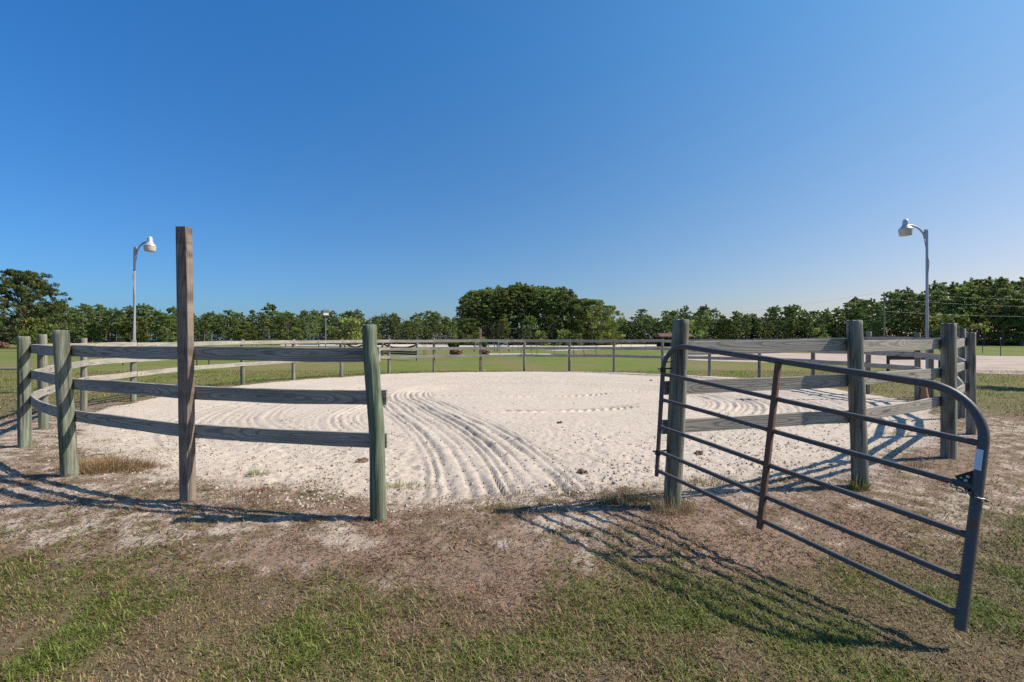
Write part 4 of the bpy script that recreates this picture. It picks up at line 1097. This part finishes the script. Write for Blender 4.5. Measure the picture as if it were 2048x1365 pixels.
def oak_proto(seed, h=12.0, w=6.0, low=.08, per=60, ncl=170, size=.34, cols=OAK_C, irregular=.3, cr=.85):
    rr = random.Random(seed); mb = MB()
    mb.tube([(0, 0, -.3), (.1, 0, h * .25), (.0, .1, h * .5), (.2, 0, h * .75)], [.38, .30, .2, .08], 8)
    cl = []
    for k in range(ncl):
        a = rr.uniform(0, 6.28); f = rr.random(); z = h * (low + (1 - low) * f)
        prof = max(.05, (1 - ((f - .38) / .66) ** 2)) ** .5
        R = w * prof * math.sqrt(rr.random()) * (1 + irregular * math.sin(3 * a + seed) * rr.random())
        p = (R * math.cos(a), R * math.sin(a), min(z, h - .4))
        cl.append((*p, cr * rr.uniform(.6, 1.35), cr * rr.uniform(.35, .75), rr.uniform(.65, 1.35)))
        if k % 4 == 0: mb.tube([(0, 0, max(h * .2, z * .55)), (p[0] * .5, p[1] * .5, z * .85), p], [.10, .06, .02], 5, False)
    return mb.mesh('trunk'), crown_mesh('crown', cl, per, size, cols, seed)

PINES = [pine_proto(s, 14, b, sp) for s, b, sp in ((1, .32, 2.7), (2, .40, 2.5), (3, .26, 2.9), (4, .48, 2.4), (5, .18, 2.6), (6, .36, 3.0), (7, .12, 3.0))]
TALLP = [pine_proto(s, 18, b, sp, 48, 115, .35) for s, b, sp in ((21, .30, 2.5), (22, .40, 2.7), (23, .16, 2.4), (24, .34, 2.3))]
OAKS = [oak_proto(31, 11, 5.0), oak_proto(32, 10, 4.4), oak_proto(33, 12, 5.4)]
BUSH = [oak_proto(41, 4, 2.4, .02, 40, 30, .40), oak_proto(42, 3.2, 2.2, .02, 40, 28, .36), oak_proto(43, 5, 2.2, .02, 40, 34, .40)]
for t_, c_ in PINES + TALLP + OAKS + BUSH: t_.materials.append(M_BARK); c_.materials.append(M_LEAF)

def tree(name, proto, x, y, s, lab, group, cat='tree', sx=1.0, rz=None):
    t = thing(name, lab, cat, (x, y, 0), random.uniform(0, 6.28) if rz is None else rz, group)
    t.scale = (s * sx, s * sx, s)
    for nm, m in (('trunk', proto[0]), ('crown', proto[1])):
        o = bpy.data.objects.new(nm, m); C.objects.link(o); o.parent = t
    return t
random.seed(4)
def topline(px, pts): return float(np.interp(px, [p[0] for p in pts], [p[1] for p in pts]))
TL_L = [(-300, 600), (120, 612), (200, 612), (260, 618), (300, 612), (350, 616), (390, 628), (440, 628), (500, 622), (540, 615), (600, 624), (660, 627), (690, 618), (730, 630), (770, 636), (800, 624), (850, 622), (900, 630), (930, 640), (1000, 645)]
TL_R = [(1200, 640), (1250, 634), (1280, 622), (1310, 634), (1340, 622), (1372, 618), (1410, 614), (1440, 630), (1480, 622), (1520, 628), (1545, 607), (1600, 612), (1640, 618), (1680, 612), (1720, 600), (1770, 585), (1820, 578), (1870, 570), (1930, 566), (1985, 556), (2048, 552), (2300, 535)]
def treerow(prefix, px0, px1, d0, d1, gap, top, nm, group, drop, row, anchor, back):
    px = px0; k = 0
    while px < px1:
        t = (px - px0) / (px1 - px0); d = (d0 + (d1 - d0) * t) * random.uniform(.96, 1.04) + row * 9
        yt = topline(px, top) + random.choice((-5, -2, 0, 2, 4, 7, 12)) + random.uniform(-2, 3) + drop
        h = zat(yt, d); x, y = at(px, d)
        oakish = random.random() < .12
        pr = random.choice(OAKS) if oakish and not back else random.choice(PINES)
        hb = 11.0 if pr in OAKS else 14.0
        if pr in OAKS: h *= .8
        oakish = oakish; lab = ''
        if back: lab = f'pine crown showing behind the front row of {prefix}'
        else: lab = f'{"rounded tree" if pr in OAKS else "pine"} in front row of {prefix}, {ORD[min(k, 55)]} from {anchor}'
        tree('leafy_tree' if pr in OAKS else 'pine_tree', pr, x, y, h / hb, lab, group + (', back rows' if back else ', front row'), sx=random.uniform(.72, 1.08))
        px += gap / d * FPX * random.uniform(.75, 1.25); k += 1
gl = 'pines of the woods left of the tall central clump'; gm = 'pines of the woods between the clump and the utility pole'; gr_ = 'pines of the woods right of the utility pole'
treerow('the left woods', 95, 930, 175, 185, 3.5, TL_L, 'pine_tree', gl, 0, 0, 'the big tree', False)
treerow('the left woods', 80, 930, 175, 185, 6.5, TL_L, 'pine_tree', gl, 2, 1, '', True)
treerow('the left woods', -60, 1000, 175, 185, 7.5, TL_L, 'pine_tree', gl, 4, 2, '', True)
treerow('the woods behind the shed', 1225, 1740, 195, 165, 3.8, TL_R, 'pine_tree', gm, 0, 0, 'the central clump', False)
treerow('the woods behind the shed', 1215, 1740, 195, 165, 7.5, TL_R, 'pine_tree', gm, 6, 1.6, '', True)
treerow('the woods behind the shed', 1215, 1740, 205, 178, 7.0, TL_R, 'pine_tree', gm, 3, 1, '', True)
treerow('the right woods', 1745, 2260, 150, 118, 5.0, TL_R, 'pine_tree', gr_, 0, 0, 'the utility pole', False)
treerow('the right woods', 1720, 2260, 155, 125, 6.0, TL_R, 'pine_tree', gr_, 3, 1, '', True)
treerow('the right woods', 1720, 2260, 155, 125, 7.0, TL_R, 'pine_tree', gr_, 8, 2, '', True)
# the tall central clump
CL = [(925, 612), (935, 590), (955, 580), (985, 578), (1010, 577), (1035, 572), (1060, 573), (1085, 577), (1110, 577), (1135, 577), (1150, 588), (1165, 605)]
k = 0
for row in range(3):
    px = 930 + row * 4
    while px < 1150:
        d = 150 + row * 7 + random.uniform(-2, 2); h = zat(topline(px, CL) + random.uniform(-2, 5), d); x, y = at(px, d)
        tree('tall_pine', random.choice(TALLP), x, y, h / 18, f'tall slim pine of the central clump, {ORD[k]} from its left side in the front' if row == 0 else 'tall slim pine standing deeper inside the central clump', 'tall pines of the central clump' + ('' if row == 0 else ', inner rows'), sx=random.uniform(.95, 1.25))
        px += random.uniform(14, 20) if row == 0 else random.uniform(17, 25); k += 1
    k = 0
for px, d, h, s, lab in ((1185, 138, 15.2, 1.0, 'broad leafy oak at the right end of the central clump'), (1212, 150, 12, 1.0, 'smaller oak behind the broad oak right of the clump'), (1162, 146, 15.0, .8, 'oak filling the gap between central clump and broad oak'),
                         (945, 147, 8.0, .8, 'young tree between the left trunks of the central clump'), (1060, 144, 8.6, .7, 'young tree before the middle trunks of the central clump'), (1105, 145, 9.0, .7, 'young tree before the right trunks of the central clump'),
                         (930, 146, 9.5, .8, 'dark leafy tree under the left side of the central clump'), (1005, 143, 7.5, .75, 'yellow green young tree in front of the central clump trunks')):
    x, y = at(px, d); tree('oak_tree', random.choice(OAKS), x, y, h / 11, lab, None, sx=s)
x, y = 19.4, 15.0  # unseen tree outside the frame, added to cast a strip of shadow
tree('unseen_shadow_tree', BUSH[0], x, y, 1.0, 'unseen small tree added to cast shadow on the grass right of the pen', None, 'tree', sx=.5)
for k, (px, d, h, lab) in enumerate(((1082, 130, 4.2, 'pale green shrub in front of the central clump'), (1130, 132, 4.6, 'yellow green shrub left of the broad oak'), (1155, 131, 3.6, 'low shrub under the broad oak'), (1372, 160, 8.5, 'round bushy tree behind the shed'), (700, 150, 9.0, 'pale leafy tree right of the bird house'), (1225, 150, 4.5, 'low bush right of the broad oak'),
                                 (1640, 150, 5.5, 'low bush at the edge of the woods left of the utility pole'), (1900, 126, 9.0, 'low spreading pine left of the dark woods edge'), (955, 133, 4.0, 'dark shrub by the left trunks of the central clump'))):
    x, y = at(px, d); tree('bush', BUSH[k % 3], x, y, h / (4, 3.2, 5)[k % 3], lab, None, 'bush')
# the big spreading tree at the left, with a flowering shrub before it
big = oak_proto(51, 16, 8.6, .04, 100, 480, .31, [(.095, .13, .042), (.125, .16, .05), (.16, .19, .06)], .25, .8)
for m_, mm in zip(big, (M_BARK, M_LEAF)): m_.materials.append(mm)
x, y = at(48, 95); tree('spreading_tree', big, x, y, 16.1 / 16, 'big spreading dark tree at the left edge of the field', None, sx=.80, rz=.6)
x, y = at(-70, 105); tree('spreading_tree', OAKS[0], x, y, 1.2, 'leafy tree partly cut off behind the big spreading tree', None)
x, y = at(74, 84)
sb = tree('flowering_shrub', BUSH[2], x, y, 1.15, 'bright green shrub dotted with yellow fruit before the big tree', None, 'shrub', sx=.8)
new_obj('yellow_fruit', leafy('f', 'yellow_fruit', 60, .17, ball((-.3, -1.5, 3.4), (1.5, .7, 1.5)), [(.70, .50, .06), (.75, .40, .05)], 9), sb, [M_LEAF])
x, y = at(4, 88)
t = thing('brush_pile', 'pile of reddish dead brush below the big tree', 'brush pile', (x, y, 0))
new_obj('dead_twigs', leafy('f', 'dead_twigs', 500, .3, ball((0, 0, .5), (1.3, .8, .8)), [(.32, .16, .13), (.24, .13, .10)], 12), t, [M_LEAF])

# undergrowth under the woods: one tangled mass
rr = np.random.default_rng(3); P = []
def strip(pxa, pxb, da, db, n, hmax, depth, ex=1.3):
    t = rr.random(n); px = pxa + (pxb - pxa) * t; d = da + (db - da) * t + rr.uniform(0, depth, n)
    z = hmax * rr.random(n) ** ex * (.45 + .8 * fbm(px * .06, d * .1, 2, 3)); P.append(np.c_[(px - CX) / FPX * d, d, z])
strip(-200, 1000, 174, 184, 9000, 2.0, 7); strip(-200, 1000, 194, 200, 60000, 12.5, 6, .8)
strip(1215, 1760, 197, 167, 6000, 2.2, 7); strip(1215, 1760, 210, 184, 44000, 12.5, 6, .8)
strip(1735, 2330, 150, 120, 8000, 2.0, 8); strip(1700, 2330, 178, 150, 36000, 16.5, 6, .85)
strip(920, 1225, 140, 140, 9000, 3.6, 14); strip(925, 1225, 171, 171, 14000, 8, 4, .9)
P = np.concatenate(P); n = len(P)
a = rr.normal(size=(n, 3)); a /= np.linalg.norm(a, axis=1)[:, None]; b = rr.normal(size=(n, 3)); b -= a * (a * b).sum(1)[:, None]; b /= np.linalg.norm(b, axis=1)[:, None]
s = .62 * rr.uniform(.5, 1.3, (n, 1))
V = np.stack([P - a * s * .5, P - b * s * .4, P + a * s * .6, P + b * s * .4], 1).reshape(-1, 3)
uc = np.array([(.09, .12, .038), (.12, .155, .046), (.075, .062, .044), (.09, .072, .056), (.045, .062, .026)]); c = uc[rr.integers(0, 5, n)] * rr.uniform(.7, 1.3, (n, 1))
tag(new_obj('undergrowth', np_mesh('undergrowth', V, np.arange(n * 4).reshape(-1, 4), False, {'Col': ('FLOAT_COLOR', np.repeat(np.c_[c, np.ones(n)], 4, 0))}), None, [M_LEAF]), 'dark tangled undergrowth beneath the woods', kind='stuff')
